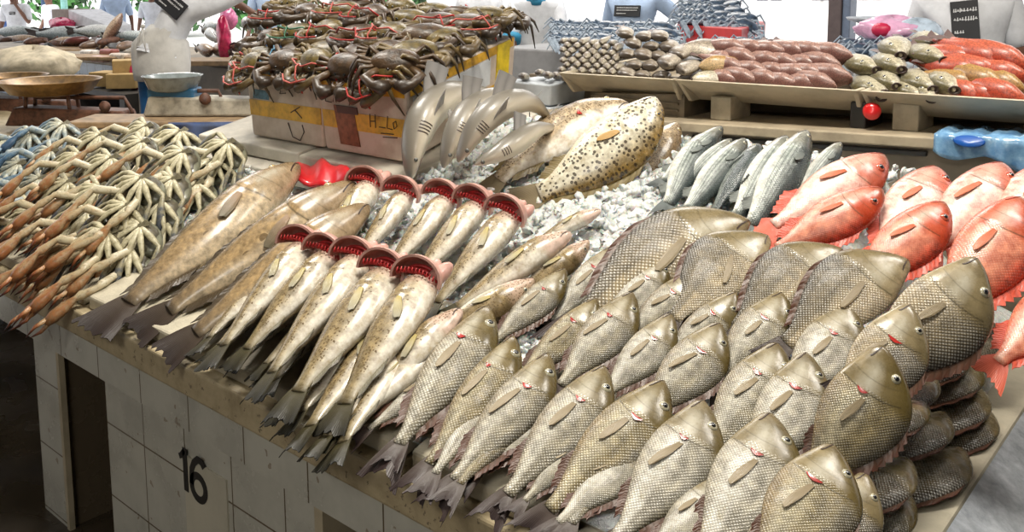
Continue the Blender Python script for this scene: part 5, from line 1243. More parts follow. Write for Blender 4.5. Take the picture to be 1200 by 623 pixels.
for r in range(5):
    for c in range(7 - r):
        u = 806 + (c + (r % 2) * .5) * 11.5 + r * 3; v = 23 + c * 1.2 - r * 6.5
        put_far(aty(u, v, 4.3 + .1 * r), (.2 + R.uniform(-.3, .3), -.8, -.5), (0, .5, .9), 'blue crab in the red-rimmed box, %s from left in %s' % (nth(c), ('the front row', 'the second row up', 'the third row up', 'the fourth row up', 'the top row')[r]), 'blue crabs in the red-rimmed box', .95)
for i in range(9):
    put_far(aty(1000 + i * 12, 52 + (i % 2) * 6, 4.4 - .1 * (i % 2)), (.3, -.8, -.4), (0, .5, .9), 'pale blue crab in the row behind the middle tray, %s from the left' % nth(i), 'pale blue crabs behind the middle tray', .8)
for i in range(6):
    put_far(aty(850 + i * 11, 49 + (i % 2) * 3, 3.7), (.3, -.8, -.4), (0, .5, .9), 'pale crab in the row in front of the red-rimmed box, %s from the left' % nth(i), 'pale crabs in front of the red-rimmed box', .6)
p = aty(1040, 66, 4.4)
tag(MB().box((p[0] - .3, 4.1, .15), (p[0] + .6, 4.6, p[2])).build('stall_table', mat('bluish table', (.4, .46, .52), .6), origin=(p[0], 4.5, .15), bevel=.01), 'bluish table under the pale blue crabs behind the trays', 'table')
# platform scale and pink bag on it
p = aty(1032, 26, 4.8)
ws = thing('weighing_scale', p - np.array([0, 0, .22]), 'dark pan scale in front of the white facade, beside the pink bag', 'scale')
MB().lathe((0, 0, .2), [(0, 0), (.06, 0), (.16, .03), (.17, .045), (.15, .04), (0, .015)], 20).build('pan', M_STEEL, ws, smooth=True)
MB().hexa([(-.16, -.05, .0), (.16, -.05, .0), (.16, .05, 0), (-.16, .05, 0), (-.05, -.04, .2), (.05, -.04, .2), (.05, .04, .2), (-.05, .04, .2)]).build('base', M_DARK, ws, bevel=.01)
def bag(px_, py_, Y, sx, sz, m_, label, knot=None):
    p = aty(px_, py_, Y); m = MB()
    nr, nc = 10, 20
    for i in range(nr):
        a = PI * i / (nr - 1)
        for j in range(nc):
            b = 2 * PI * j / nc; k = 1 + .12 * math.sin(3 * b + i) + .08 * math.sin(7 * b + 2 * i)
            m.v.append((sx * math.cos(b) * math.sin(a) * k, sx * .7 * math.sin(b) * math.sin(a) * k, sz * math.cos(a) * (1 + .15 * math.sin(2 * b))))
    m.f = grid_faces(nr, nc, True)
    o = m.build('plastic_bag', m_, smooth=True); o.location = tuple(p); tag(o, label, 'bag')
    if knot: MB().ball((-sx * .1, -sx * .6, sz * .1), (sx * .3, 0, 0), (0, sx * .2, 0), (0, 0, sz * .5), 10, 6).build('red_bundle', knot, o, smooth=True)
    return o
M_PINK = mat('pink film', (.75, .42, .62), .25, .2, 20, coat=.4); M_MAG = mat('magenta film', (.62, .03, .12), .25, .3, 25, coat=.4)
bag(1045, 36, 4.5, .16, .07, M_PINK, 'pink plastic bag with red bundle beside the dark pan scale', mat('red bundle', (.6, .02, .08), .4))
bag(1075, 40, 4.5, .12, .07, mat('pale blue film', (.5, .6, .72), .25, .2, 20, coat=.4), 'pale blue plastic bag next to the pink bag')

# ------------------------------------------------------------------ post, facade, trees
pp_ = aty(985, 52, 8.0)
post = thing('steel_post', (pp_[0], 8.0, 0.15), 'dark steel roof post in front of the white facade', 'post')
MB().box((-.09, -.09, 0), (.03, .09, 4.45)).build('column', mat('brown grey paint', (.12, .09, .09), .5), post, bevel=.01)
MB().box((.03, -.07, 0), (.10, .09, 4.45)).build('column_flange', mat('blue grey paint', (.16, .2, .28), .4), post, bevel=.01)
# facade about 30 m away, facing the hall
fd = np.array([-math.sin(TH), math.cos(TH), 0]); fr = np.array([math.cos(TH), math.sin(TH), 0])
fc_ = np.array([0, 0, 0]) + fd * 32
fb = thing('building', fc_ + fr * 12, 'bright white building with small dark windows beyond the market', 'building')
def fbox(r0, r1, z0, z1, d0, d1, nm, m_):
    pts = [fr * (r0 - 12) + fd * d0 + np.array([0, 0, z0]), fr * (r1 - 12) + fd * d0 + np.array([0, 0, z0]), fr * (r1 - 12) + fd * d1 + np.array([0, 0, z0]), fr * (r0 - 12) + fd * d1 + np.array([0, 0, z0])]
    return MB().hexa(pts + [q + np.array([0, 0, z1 - z0]) for q in pts]).build(nm, m_, fb)
fbox(1.0, 26, 0, 9, 0, 5, 'wall', mat('white render', (.93, .91, .88), .8, .02, 1))
M_WIN = mat('window glass dark', (.12, .14, .17), .15); M_FRM = mat('window surround', (.75, .74, .72), .6)
def fpx(u): return (u - 600) / F_PX * 32 / math.cos(0) 
for k, u in enumerate([892, 908, 956, 968, 1010, 1027, 1072, 1090]):
    r = (u - 600) / F_PX * 32
    fr_o = fbox(r - .24, r + .24, .87, 1.95, -.06, .1, 'window_frame', M_FRM)
    w_ = fbox(r - .19, r + .19, .92, 1.9, -.08, .1, 'window_pane', M_WIN)
r = (1182 - 600) / F_PX * 32
fbox(r - .4, r - .15, -.1, 4, -.15, .1, 'pilaster', mat('cream pilaster', (.8, .68, .6), .7))
M_LEAF = mat('leaf green', (.07, .24, .05), .5, .5, 8); M_TRUNK = mat('bark', (.14, .1, .07), .8)
def tree(u, Y, h, r_, label):
    p = aty(u, 30, Y); t = thing('tree', (p[0], p[1], 0.05), label, 'tree', 'trees beyond the hall')
    MB().tube([(0, 0, 0), (.1, 0, h * .4), (0, .1, h * .7)], [.16, .12, .06], 8).build('trunk', M_TRUNK, t, smooth=True)
    m = MB(); rr = random.Random(u)
    for _ in range(420):
        a, b, c = rr.gauss(0, 1), rr.gauss(0, 1), rr.gauss(0, 1); n = nrm((a, b, c)); q = n * r_ * rr.uniform(.5, 1) + np.array([0, 0, h * .6])
        s1 = nrm(np.cross(n, (rr.random(), rr.random(), 1))) * .22; s2 = np.cross(n, s1) * .6 + n * .05
        k = len(m.v); m.v += [tuple(q - s1), tuple(q - s2), tuple(q + s1), tuple(q + s2)]; m.f.append((k, k + 1, k + 2, k + 3))
    m.build('foliage', M_LEAF, t)
for u, Y, h, r_, l in [(-30, 16, 2.6, 1.6, 'green tree at the far left beyond the vendors'), (72, 15, 2.3, 1.4, 'green tree behind the white-shirted man at the left'), (205, 14, 2.2, 1.3, 'green tree behind the seated vendors'), (318, 14, 2.2, 1.3, 'green tree seen past the bending vendor\'s arm'), (455, 16, 2.2, 1.3, 'green tree behind the heap of mud crabs')]:
    tree(u, Y, h, r_, l)
for i, (u, Y) in enumerate([(52, 8.6), (76, 8.7)]):
    p = aty(u, 20, Y)
    tag(MB().tube([(p[0], p[1], .15), (p[0], p[1], 4.6)], .07 if i else .05, 14).build('hall_post', mat('teal paint' if i else 'dark blue paint', (.3, .62, .55) if i else (.05, .1, .2), .5), smooth=True, origin=(p[0], p[1], .15)), ('thin dark blue post behind the white-shirted man', 'pale teal post near the brown carton at the left')[i], 'post')
# ------------------------------------------------------------------ left background: stalls, boards, scales
M_WOOD = mat('chopping board wood', (.30, .2, .11), .6, .3, 14, .1); M_WOODD = mat('dark wet wood', (.1, .055, .03), .4, .35, 16, .1); M_BRASS = mat('old brass pan', (.24, .13, .035), .32, .35, 25, metal=.5)
M_RUST = mat('rusty iron', (.12, .05, .028), .6, .4, 30, .2)
# tiled stall beyond the aisle
p = aty(95, 68, 4.6)
st_ = thing('fish_stall', (p[0], 5.2, .15), 'long fish stall with bluish tiled front behind the brass scale', 'counter')
so = np.array(st_.location)
MB().box((p[0] - 3.6 - so[0], 4.75 - so[1], 0), (p[0] + 3.2 - so[0], 6.2 - so[1], p[2] - .2)).build('tiled_front', tile_mat('bluish tile', 0, .2, 0, .2, (.5, .6, .74), .1), st_)
MB().box((p[0] - 3.7 - so[0], 4.6 - so[1], p[2] - .2), (p[0] + 3.3 - so[0], 6.3 - so[1], p[2] - .14)).build('worktop', mat('stained stall top', (.33, .27, .19), .5, .3, 6), st_, bevel=.01)
for i, (u, v, Y, w, d) in enumerate([(62, 58, 4.95, .62, .26), (122, 67, 4.62, .55, .22), (272, 72, 4.0, .42, .18)]):
    q = aty(u, v, Y); z = q[2]
    o = MB().box((-w, -d, -.02), (w, d, .02)).build('chopping_board', M_WOOD, bevel=.008); o.location = tuple(q); o.rotation_euler = (0, 0, math.radians((38, 35, 40)[i]))
    tag(o, ('wide worn chopping board at the left, behind the white sack', 'chopping board with a white fillet, behind the brass scale', 'pale chopping board right of the bending vendor')[i], 'chopping board', 'chopping boards')
for i, (u, v, Y) in enumerate([(105, 62, 4.7), (128, 61, 4.75), (140, 66, 4.65), (118, 69, 4.55)]):
    q = aty(u, v, Y); o = MB().obox((0, 0, 0), (.11, .02, 0), (-.02, .06, 0), (.01, 0, .035)).build('fillet', mat('fish fillet %s' % ('white', 'red', 'pale', 'pink')[i], ((.72, .66, .58), (.3, .08, .06), (.66, .55, .44), (.5, .3, .25))[i], .35, .2, 30, coat=.4), bevel=.02); o.location = tuple(q)
    tag(o, ('white fillet on the board behind the brass scale', 'dark red fish cut on the board behind the brass scale', 'pale fish piece near the bending vendor', 'pinkish fish piece at the board edge')[i], 'fillet', 'fish pieces on the board')
# large dark fish laid on the far stall
BIGF = {}
def far_fish(u, v, Y, L, X, m_, label, group='large fish on the far stall', deep=1.0):
    key = m_.name
    sp_ = Spine(np.stack([np.linspace(-.5, .5, 12), np.zeros(12), np.zeros(12)], 1) * L, (0, -1, 0), 1)
    Mt = dict(body=m_, tail=fin_mat(label[:20] + ' tail', (.12, .1, .1, 1), (.06, .05, .05, 1)), fin=fin_mat(label[:20] + ' fin', (.12, .1, .1, 1), (.06, .05, .05, 1)), pec=None, eye=M_EYE, pupil=M_PUP, gill=M_GILL, mouth=M_MOUTH)
    root, _, _ = make_fish('large_fish', 'grouper', sp_, Mt, label, 'fish', group, deep=deep, fat=1.1, lod=.5, pec=False, gill=False, mouth=False, fins=.5, vis=1)
    root.location = tuple(aty(u, v, Y)); frame_rot(root, X, (.1, -.3, .9))
F_GREY = fish_mat('grey tuna skin', (.03, .05, .06), (.2, .25, .27), (.5, .54, .54), None, k=0); F_BRN = fish_mat('brown far fish skin', (.07, .035, .025), (.17, .09, .06), (.4, .3, .22), None, k=0); F_SIL = fish_mat('silver far fish skin', (.1, .14, .17), (.45, .5, .52), (.75, .76, .75), None, k=0)
for a in [(70, 40, 6.0, 1.1, (.8, .5, 0), F_GREY, 'big dark tuna on the far stall, left of the carton'), (30, 38, 6.1, 1.0, (-.8, -.5, 0), F_GREY, 'grey tuna at the far left of the far stall'), (12, 48, 5.4, .7, (.8, .4, 0), F_BRN, 'brown fish heap piece at the far left edge'), (40, 48, 5.5, .7, (-.7, -.5, .1), F_BRN, 'brown fish behind the wide chopping board'), (70, 50, 5.5, .6, (.8, .6, 0), F_BRN, 'reddish brown fish beside the wide chopping board'), (90, 50, 5.3, .6, (-.8, -.5, .1), F_BRN, 'brown fish left of the triangular fish head'), (128, 40, 5.3, .6, (.2, .5, .8), F_BRN, 'triangular brown fish head standing up on the far stall'), (150, 43, 5.5, .7, (.8, .5, 0), F_GREY, 'grey fish next to the bending vendor\'s apron'), (108, 36, 5.9, .8, (.8, .5, 0), F_SIL, 'silver fish below the white carton side'),
          (245, 32, 4.6, .5, (.8, -.2, .1), F_SIL, 'silver fish at the left of the pink bag'), (262, 28, 4.7, .5, (.8, -.3, .1), F_SIL, 'silver fish behind the pink bag'), (290, 28, 4.6, .5, (.7, -.5, .1), F_SIL, 'silver fish beside the vendor\'s hand'), (305, 34, 4.4, .5, (.7, -.5, .1), F_SIL, 'silver fish against the mud crabs'), (250, 42, 4.4, .5, (-.8, .3, .1), F_SIL, 'silver fish with white belly under the pink bag'), (238, 58, 4.2, .5, (.8, -.2, 0), F_BRN, 'dark brown fish on the pale chopping board'), (262, 60, 4.2, .5, (-.8, .2, 0), F_BRN, 'dark reddish fish at the middle of the pale chopping board'), (285, 56, 4.2, .5, (.8, .1, 0), F_BRN, 'dark fish at the right of the pale chopping board')]:
    far_fish(*a)
for i in range(16):
    u, v = 4 + i * 9.5, 50 + (i * 7) % 9 - 3; q = aty(u, v, 5.25)
    m = MB(); m.ball((0, 0, 0), nrm((.8, .5, .1)) * .16, nrm((-.5, .8, 0)) * .06, np.array((0, 0, .05)), 10, 7); m.tube([(.1, .06, 0), (.18, .12, .02), (.24, .15, .05)], [.03, .012, .04], 6, .3)
    o = m.build('fish_piece', (F_BRN, M_RUST, F_GREY)[i % 3] if i % 3 == 1 else mat('offcut %s' % ('brown', 'maroon', 'grey', 'tan')[i % 4] if i < 4 else 'offcut dark', ((.1, .05, .035), (.12, .03, .025), (.12, .12, .12), (.2, .13, .09))[i % 4], .35, .3, 20, coat=.3), smooth=True)
    o.location = tuple(q); o.rotation_euler = (0, 0, (i * 1.7) % 3); tag(o, 'dark cut fish behind the chopping boards, %s from left' % nth(i), 'fish piece', 'cut fish on the far stall')
p = aty(270, 62, 4.4)
tag(MB().box((p[0] - .8, 3.95, .15), (p[0] + 1.0, 4.58, p[2] - .06)).build('stall_table', mat('dim table', (.2, .17, .13), .6), origin=(p[0], 4.4, .15), bevel=.01), 'dim table with silver fish to the right of the bending vendor', 'table')
p = aty(70, 45, 5.7)
tag(MB().box((p[0] - 3, 5.3, p[2] - .18), (p[0] + 2.2, 6.25, p[2] - .07)).build('foam_slab', mat('dirty slab', (.3, .25, .2), .6, .3, 8), origin=(p[0], 5.8, p[2] - .1), bevel=.01), 'stained slab carrying the big tuna on the far stall', 'slab')
# carton, bucket, sacks
cp = aty(95, 22, 7.0)
cb = thing('carton', cp - np.array([0, 0, .2]), 'brown carton with white side on the far stall', 'box')
MB().box((-.55, -.25, 0), (.1, .3, .36)).build('brown_half', mat('cardboard', (.24, .2, .17), .8), cb, bevel=.01); MB().hexa([(.1, -.25, 0), (1.15, -.1, 0), (1.15, .3, 0), (.1, .3, 0), (.1, -.25, .36), (1.15, -.1, .12), (1.15, .3, .12), (.1, .3, .36)]).build('white_half', mat('white card', (.7, .7, .72), .7), cb, bevel=.01)
bag(72, 28, 6.6, .26, .1, M_MAG, 'red and white plastic bag left of the brown carton')
bag(8, 28, 6.6, .18, .13, mat('blue film', (.06, .16, .45), .3, .3, 15, coat=.3), 'blue and white plastic bag at the far left')
bag(262, 45, 4.15, .07, .17, M_MAG, 'bright red plastic bag hanging over the silver fish'); bag(268, 22, 4.5, .09, .09, mat('pink knot film', (.75, .2, .4), .25, .3, 25, coat=.4), 'pink plastic bag tied at the top above the red one')
bag(158, 90, 4.3, .08, .13, M_MAG, 'small red plastic bag hanging beside the vendor\'s blue trousers')
bag(40, 76, 3.6, .5, .17, mat('cream sacking', (.55, .47, .33), .7, .25, 10), 'cream sack behind the brass pan scale'); bag(10, 66, 3.7, .16, .06, mat('pale squid', (.6, .56, .44), .4, .3, 30, coat=.3), 'pale heap of squid on the cream sack'); 
for i, (u, v, Y) in enumerate([(128, 92, 4.2), (146, 94, 4.2), (150, 78, 4.3)]):
    q = aty(u, v, Y); o = MB().box((-.14, -.12, -.07), (.14, .12, .07)).build('carton', mat('tan carton %s' % 'abc'[i], (.42, .28, .11), .7), bevel=.006); o.location = tuple(q); o.rotation_euler = (0, 0, .5 + .3 * i)
    tag(o, ('tan carton end with round hole under the chopping board', 'tan carton beside the red plastic bag', 'yellowish carton under the chopping board edge')[i], 'box', 'tan cartons under the boards')
q = aty(140, 104, 4.2)
tag(MB().box((q[0] - .6, 4.0, q[2] - .05), (q[0] + .5, 4.5, q[2])).box((q[0] - .6, 4.0, .15), (q[0] - .5, 4.5, q[2] - .05)).box((q[0] + .4, 4.0, .15), (q[0] + .5, 4.5, q[2] - .05)).build('shelf', M_DARK, origin=q), 'dark shelf under the tan cartons', 'shelf')
# brass scale on the counter's far end
def pan_scale(u, v, Y, r_, hgt, label, m_pan, m_frame, m_base, yaw, bl=.5):
    top = aty(u, v, Y); root = thing('weighing_scale', (top[0], top[1], top[2] - hgt), label, 'scale'); root.rotation_euler = (0, 0, yaw)
    MB().lathe((0, 0, hgt - .06), [(0, -.03), (r_ * .55, -.03), (r_ * .8, -.015), (r_, .055), (r_ * 1.03, .06), (r_ * .98, .055), (r_ * .76, .0), (0, -.015)], 28).build('pan', m_pan, root, smooth=True)
    f = MB()
    for sx in (-.5, .5):
        f.tube([(sx * r_, -.05, .05), (sx * r_ * .9, -.05, hgt - .06)], .012, 8); f.tube([(sx * r_, .05, .05), (sx * r_ * .9, .05, hgt - .06)], .012, 8)
    f.tube([(-r_ * .5, 0, hgt - .075), (r_ * .5, 0, hgt - .075)], .012, 8); f.tube([(-.1, 0, hgt * .6), (r_ * 1.6, 0, hgt * .6), (r_ * 1.75, 0, hgt * .3), (r_ * 1.75, 0, .06)], .012, 8)
    f.build('beam_frame', m_frame, root, smooth=True)
    MB().hexa([(-r_ * .9, -.09, 0), (bl, -.09, 0), (bl, .09, 0), (-r_ * .9, .09, 0), (-r_ * .7, -.08, .11), (bl - .03, -.08, .09), (bl - .03, .08, .09), (-r_ * .7, .08, .11)]).build('base', m_base, root, bevel=.012)
    MB().lathe((r_ * 1.35, -.1, hgt * .45), [(0, -.01), (.03, -.01), (.034, 0), (.03, .012), (0, .014)], 16, (0, -1, 0)).build('poise_weight', m_frame, root, smooth=True)
    return root
pan_scale(59, 93, 2.3, .28, .27, 'old brass pan scale behind the swimmer crabs', M_BRASS, M_RUST, M_RUST, .65)
pan_scale(8, 88, 2.5, .26, .26, 'second brass pan scale cut by the left edge', M_BRASS, M_RUST, M_RUST, .6)
s2 = pan_scale(202, 88, 2.6, .16, .22, 'grey enamel scale with blue body beside the mud crab boxes', mat('grey enamel pan', (.22, .25, .25), .25, .2, 20, coat=.5), M_RUST, mat('cream scale beam', (.42, .38, .3), .5, .3, 20), .68, .62)
MB().box((-.12, -.07, .08), (.14, .07, .15)).build('blue_body', mat('blue enamel', (.03, .13, .25), .35), s2, bevel=.01)
MB().lathe((.42, 0, .17), [(0, 0), (.06, .0), (.13, .035), (.135, .045), (0, .02)], 20).build('weight_pan', mat('dark weight pan', (.05, .06, .055), .35), s2, smooth=True)
q = aty(225, 140, 2.6)
wb = MB().hexa([(-.62, -.16, -.02), (.62, -.16, -.02), (.62, .16, -.02), (-.62, .16, -.02), (-.62, -.16, .015), (.62, -.16, .015), (.62, .16, .015), (-.62, .16, .015)]).build('wooden_plank', M_WOOD, bevel=.008)
wb.location = (q[0], q[1], q[2] - .005); wb.rotation_euler = (0, 0, .68); tag(wb, 'wooden plank under the grey enamel scale', 'plank')
M_BLUE = mat('blue tarpaulin', (.008, .05, .2), .35, .3, 6)
q1_, q2_ = aty(165, 150, 2.5), aty(300, 150, 2.3)
m = MB(); nn = 20
for j in range(6):
    for i in range(nn):
        u, v = i / (nn - 1), j / 5; b = q1_ * (1 - u) + q2_ * u
        m.v.append((b[0], b[1] + .03 * math.sin(u * 20) * v, b[2] + .03 - v * (b[2] + .0 - .75)))
m.f = grid_faces(6, nn); o = m.build('tarpaulin', M_BLUE, smooth=True, origin=q1_); o.modifiers.new('thickness', 'SOLIDIFY').thickness = .006; tag(o, 'blue tarpaulin hanging below the wooden plank of the grey scale', 'tarpaulin')
q = aty(20, 152, 2.0)
tag(MB().box((q[0] - 1.2, 1.95, ZT), (q[0] + 1.0, 2.45, q[2] - .02)).build('wooden_block', mat('brown plank', (.25, .16, .09), .6, .3, 9), origin=q, bevel=.01), 'brown wooden base under the brass scale', 'plank') if False else None
# blue hanging sheet and feet seen under the counter at the far left
q = aty(18, 450, 2.42)
tag(MB().box((q[0] - 2.2, 2.44, .2), (q[0] + 1.6, 2.46, .62)).build('tarpaulin', mat('dark blue sheet', (.015, .06, .2), .5, .3, 5), origin=(q[0], 2.45, .2)), 'dark blue sheet behind the counter legs at the lower left', 'tarpaulin')
q = aty(18, 548, 1.6)
for i, dx in enumerate((-.1, .04)):
    m = MB().ball((0, 0, .03), (.09, .05, 0), (-.02, .04, 0), (0, 0, .032), 14, 8); o = m.build('sandal', mat('dark sandal %s' % 'ab'[i], (.05, .03, .03), .3), smooth=True)
    o.location = (q[0] + dx * 2, q[1] + dx, 0); tag(o, ('dark sandal on the wet floor beyond the tiled pillar, outer one', 'dark sandal on the wet floor beside the tiled pillar')[i], 'sandal', 'sandals under the counter')
    MB().tube([(-.02, -.045, .03), (0, 0, .075), (.02, .045, .03)], .008, 8).build('strap', mat('pale strap %s' % 'ab'[i], (.5, .5, .5), .2), o, smooth=True)
    MB().ball((.05, .02, .045), (.05, .03, 0), (-.015, .03, 0), (0, 0, .022), 12, 7).build('toes', mat('skin toes %s' % 'ab'[i], (.28, .12, .08), .5), o, smooth=True)

# ------------------------------------------------------------------ people
M_SHIRT = mat('white shirt cloth', (.74, .75, .78), .85, .12, 9, .2); M_SHIRTB = mat('pale blue shirt cloth', (.42, .54, .74), .85, .12, 9, .2); M_APRON = mat('grey white apron', (.62, .60, .56), .85, .15, 7, .3)
M_TROUS = mat('blue trousers', (.012, .10, .26), .8, .25, 8, .2); M_SKIN = mat('brown skin', (.2, .095, .06), .5, .15, 20); M_HAIR = mat('black hair', (.012, .01, .01), .5); M_CUFF = mat('turquoise trim', (.03, .25, .42), .7); M_BADGE = mat('black badge', (.015, .015, .018), .6); M_PRINT = mat('white print', (.75, .75, .75), .6)
def skin(name, pts, edges, m_, parent, sub=2, root_i=0):
    """pts: list of (x, y, z, rx, ry)"""
    me = bpy.data.meshes.new(name); me.from_pydata([p[:3] for p in pts], edges, []); me.materials.append(m_)
    o = obj(name, me, parent)
    sm = o.modifiers.new('skin', 'SKIN'); sm.use_smooth_shade = True
    for i, p in enumerate(pts):
        v = me.skin_vertices[0].data[i]; v.radius = (p[3], p[4] if len(p) > 4 else p[3]); v.use_root = (i == root_i)
    ss = o.modifiers.new('subdivision', 'SUBSURF'); ss.levels = sub; ss.render_levels = sub
    return o
def chain(b, n): return [(b + i, b + i + 1) for i in range(n)]
def person(loc, yaw, label, shirt, trousers, lean=0.0, side=0.0, arms=None, apron=False, badge=None, collar=None, cuff=None, headturn=0.0, scale=1.0):
    """local axes: x right, y forward, z up; z = 0 on the floor. arms: {'l': (elbow, wrist), 'r': ...} in local metres"""
    root = thing('person', loc, label, 'person'); root.rotation_euler = (0, 0, yaw); root.scale = (scale,) * 3
    hz = .95
    def T(p):      # lean the upper body about the hips
        x, y, z = p; dz = z - hz
        if dz > 0:
            y, z = y * math.cos(lean) + dz * math.sin(lean), hz + dz * math.cos(lean) - y * math.sin(lean); dz = z - hz
            x, z = x * math.cos(side) + dz * math.sin(side), hz + dz * math.cos(side) - x * math.sin(side)
        return (x, y, z)
    sh = {'l': T((-.19, 0, 1.40)), 'r': T((.19, 0, 1.40))}
    arms = arms or {}
    el = {}; wr = {}
    for k, sx in (('l', -1), ('r', 1)):
        el[k] = arms.get(k, (None,))[0] or (sh[k][0] + sx * .06, sh[k][1] + .02, sh[k][2] - .29)
        wr[k] = (arms[k][1] if k in arms else (el[k][0], el[k][1] + .12, el[k][2] - .22))
    # skin: pelvis, spine, neck, head, arms, hands, legs
    P = [(0, 0, .93, .12, .09), (*T((0, 0, 1.15)), .11, .085), (*T((0, 0, 1.36)), .10, .08), (*T((0, .015, 1.47)), .052, .055), (*T((0, .03, 1.54)), .068, .085), (*T((0, .045, 1.63)), .078, .10), (*T((0, .03, 1.70)), .06, .075)]
    E = chain(0, 6)
    for k, sx in (('l', -1), ('r', 1)):
        b = len(P); P += [(*sh[k], .06, .055), (*el[k], .042, .04), (*wr[k], .028, .024)]; E += [(2, b), (b, b + 1), (b + 1, b + 2)]
        d = nrm(np.array(wr[k]) - np.array(el[k])); u = nrm(np.cross(d, (0, 1, .3))); h = np.array(wr[k]) + d * .05
        hb = len(P); P.append((*h, .036, .016)); E.append((b + 2, hb))
        for f_ in range(4):
            o_ = u * (.027 - .018 * f_); ln = (.065, .075, .07, .055)[f_]; cv = np.cross(u, d)
            p1 = h + d * .04 + o_; p2 = p1 + d * ln * .5 + cv * .006; p3 = p1 + d * ln * .9 + cv * .02
            q_ = len(P); P += [(*p1, .0095), (*p2, .0085), (*p3, .0065)]; E += [(hb, q_), (q_, q_ + 1), (q_ + 1, q_ + 2)]
        q_ = len(P); P += [(*(h - d * .01 + u * .035), .011), (*(h + d * .03 + u * .055), .009)]; E += [(hb, q_), (q_, q_ + 1)]
        lb = len(P); P += [(sx * .1, 0, .86, .095), (sx * .11, .01, .48, .06), (sx * .11, -.02, .1, .042), (sx * .11, .1, .035, .04, .03)]; E += [(0, lb), (lb, lb + 1), (lb + 1, lb + 2), (lb + 2, lb + 3)]
    P = [p if len(p) == 5 else (*p, p[3]) for p in P]
    skin('body', P, E, M_SKIN, root)
    # face and hair
    hc = np.array(T((0, .045, 1.63))); fw_ = nrm(np.array(T((0, 1, 1.63))) - np.array(T((0, 0, 1.63)))); up_ = nrm(np.array(T((0, 0, 1.7))) - np.array(T((0, 0, 1.5)))); rt_ = np.cross(fw_, up_)
    MB().ball(hc + fw_ * .098 - up_ * .01, rt_ * .014, fw_ * .02, up_ * .024, 8, 6).build('nose', M_SKIN, root, smooth=True)
    for sx in (-1, 1):
        MB().ball(hc + fw_ * .083 + rt_ * sx * .032 + up_ * .018, rt_ * .012, fw_ * .008, up_ * .007, 8, 6).build('eye', M_PUP, root, smooth=True); MB().ball(hc + rt_ * sx * .082 - fw_ * .005, rt_ * .01, fw_ * .02, up_ * .03, 8, 6).build('ear', M_SKIN, root, smooth=True)
    MB().ball(hc + fw_ * .088 - up_ * .05, rt_ * .025, fw_ * .006, up_ * .006, 8, 5).build('mouth', mat('lips', (.16, .06, .05), .5) if 'lips' not in bpy.data.materials else bpy.data.materials['lips'], root, smooth=True)
    MB().ball(hc - fw_ * .018 + up_ * .045, rt_ * .088, fw_ * .105, up_ * .075, 16, 9).build('hair', M_HAIR, root, smooth=True)
    # shirt with short sleeves
    S = [(*T((0, 0, .86)), .175, .135), (*T((0, 0, 1.0)), .175, .135), (*T((0, 0, 1.2)), .185, .14), (*T((0, 0, 1.36)), .17, .115), (*T((0, .01, 1.455)), .075, .07)]
    Es = chain(0, 4)
    for k in ('l', 'r'):
        b = len(S); a = np.array(sh[k]); e_ = np.array(el[k]); c_ = a + (e_ - a) * .92
        S += [(*a, .085, .08), (*(a + (e_ - a) * .5), .075, .07), (*c_, .072, .066)]; Es += [(3, b), (b, b + 1), (b + 1, b + 2)]
        if cuff: MB().tube([a + (e_ - a) * .84, a + (e_ - a) * 1.03], [.082, .078], 16).build('cuff', cuff, root, smooth=True)
    skin('shirt', S, Es, shirt, root, 2, 1)
    if collar:
        m = MB().lathe(T((0, .005, 1.45)), [(.075, 0), (.062, .05), (.07, .055), (.088, .0)], 18, np.array(T((0, .02, 1.55))) - np.array(T((0, 0, 1.45)))); m.build('collar', collar, root, smooth=True)
    Tq = [(0, 0, .95, .155, .12), (0, 0, .86, .16, .125)]; Et = [(0, 1)]
    for sx in (-1, 1):
        b = len(Tq); Tq += [(sx * .1, 0, .74, .105), (sx * .11, .01, .46, .085), (sx * .11, -.01, .09, .075)]; Et += [(1, b), (b, b + 1), (b + 1, b + 2)]
    skin('trousers', [t if len(t) == 5 else (*t, t[3]) for t in Tq], Et, trousers, root, 2, 0)
    if apron:
        nr_, nc_ = 9, 26; m = MB()
        for i in range(nr_):
            v = i / (nr_ - 1)
            for j in range(nc_):
                a = -PI * 1.0 + 2 * PI * j / nc_
                rx, ry = .178 + .03 * math.sin(v * PI * .8), .14 + .035 * math.sin(v * PI * .8); k = 1 + .025 * math.sin(a * 9) * v
                z = 1.06 - v * .42; y = ry * math.sin(a) * k
                m.v.append((*T((rx * math.cos(a) * k, y, z))[:2], T((0, 0, z))[2]))
        m.f = grid_faces(nr_, nc_, True); ap = m.build('apron', M_APRON, root, smooth=True); ap.modifiers.new('thickness', 'SOLIDIFY').thickness = .006
        kb = MB(); kc = np.array((0, -.165, 1.03))
        for d in ((-.05, -.01, -.16), (.035, -.012, -.18)): kb.tube([kc, kc + np.array(d) * .5 + np.array([0, -.012, 0]), kc + np.array(d)], [.008, .012, .010], 6, .3)
        kb.ball(kc, (.02, 0, 0), (0, .012, 0), (0, 0, .015), 10, 6); kb.build('apron_tie', M_APRON, ap, smooth=True)
    if badge:
        w_, h_, z_, y_ = badge; n_ = 7; m = MB()
        m.hexa([T((-w_, y_, z_ - h_)), T((w_, y_, z_ - h_)), T((w_, y_ + (.02 if y_ < 0 else -.02), z_ - h_)), T((-w_, y_ + (.02 if y_ < 0 else -.02), z_ - h_)), T((-w_, y_, z_ + h_)), T((w_, y_, z_ + h_)), T((w_, y_ + (.02 if y_ < 0 else -.02), z_ + h_)), T((-w_, y_ + (.02 if y_ < 0 else -.02), z_ + h_))])
        bd = m.build('badge', M_BADGE, root); bd['label'] = 'black printed badge'
        pr = MB(); rr = random.Random(3); sg = -.003 if y_ < 0 else .003
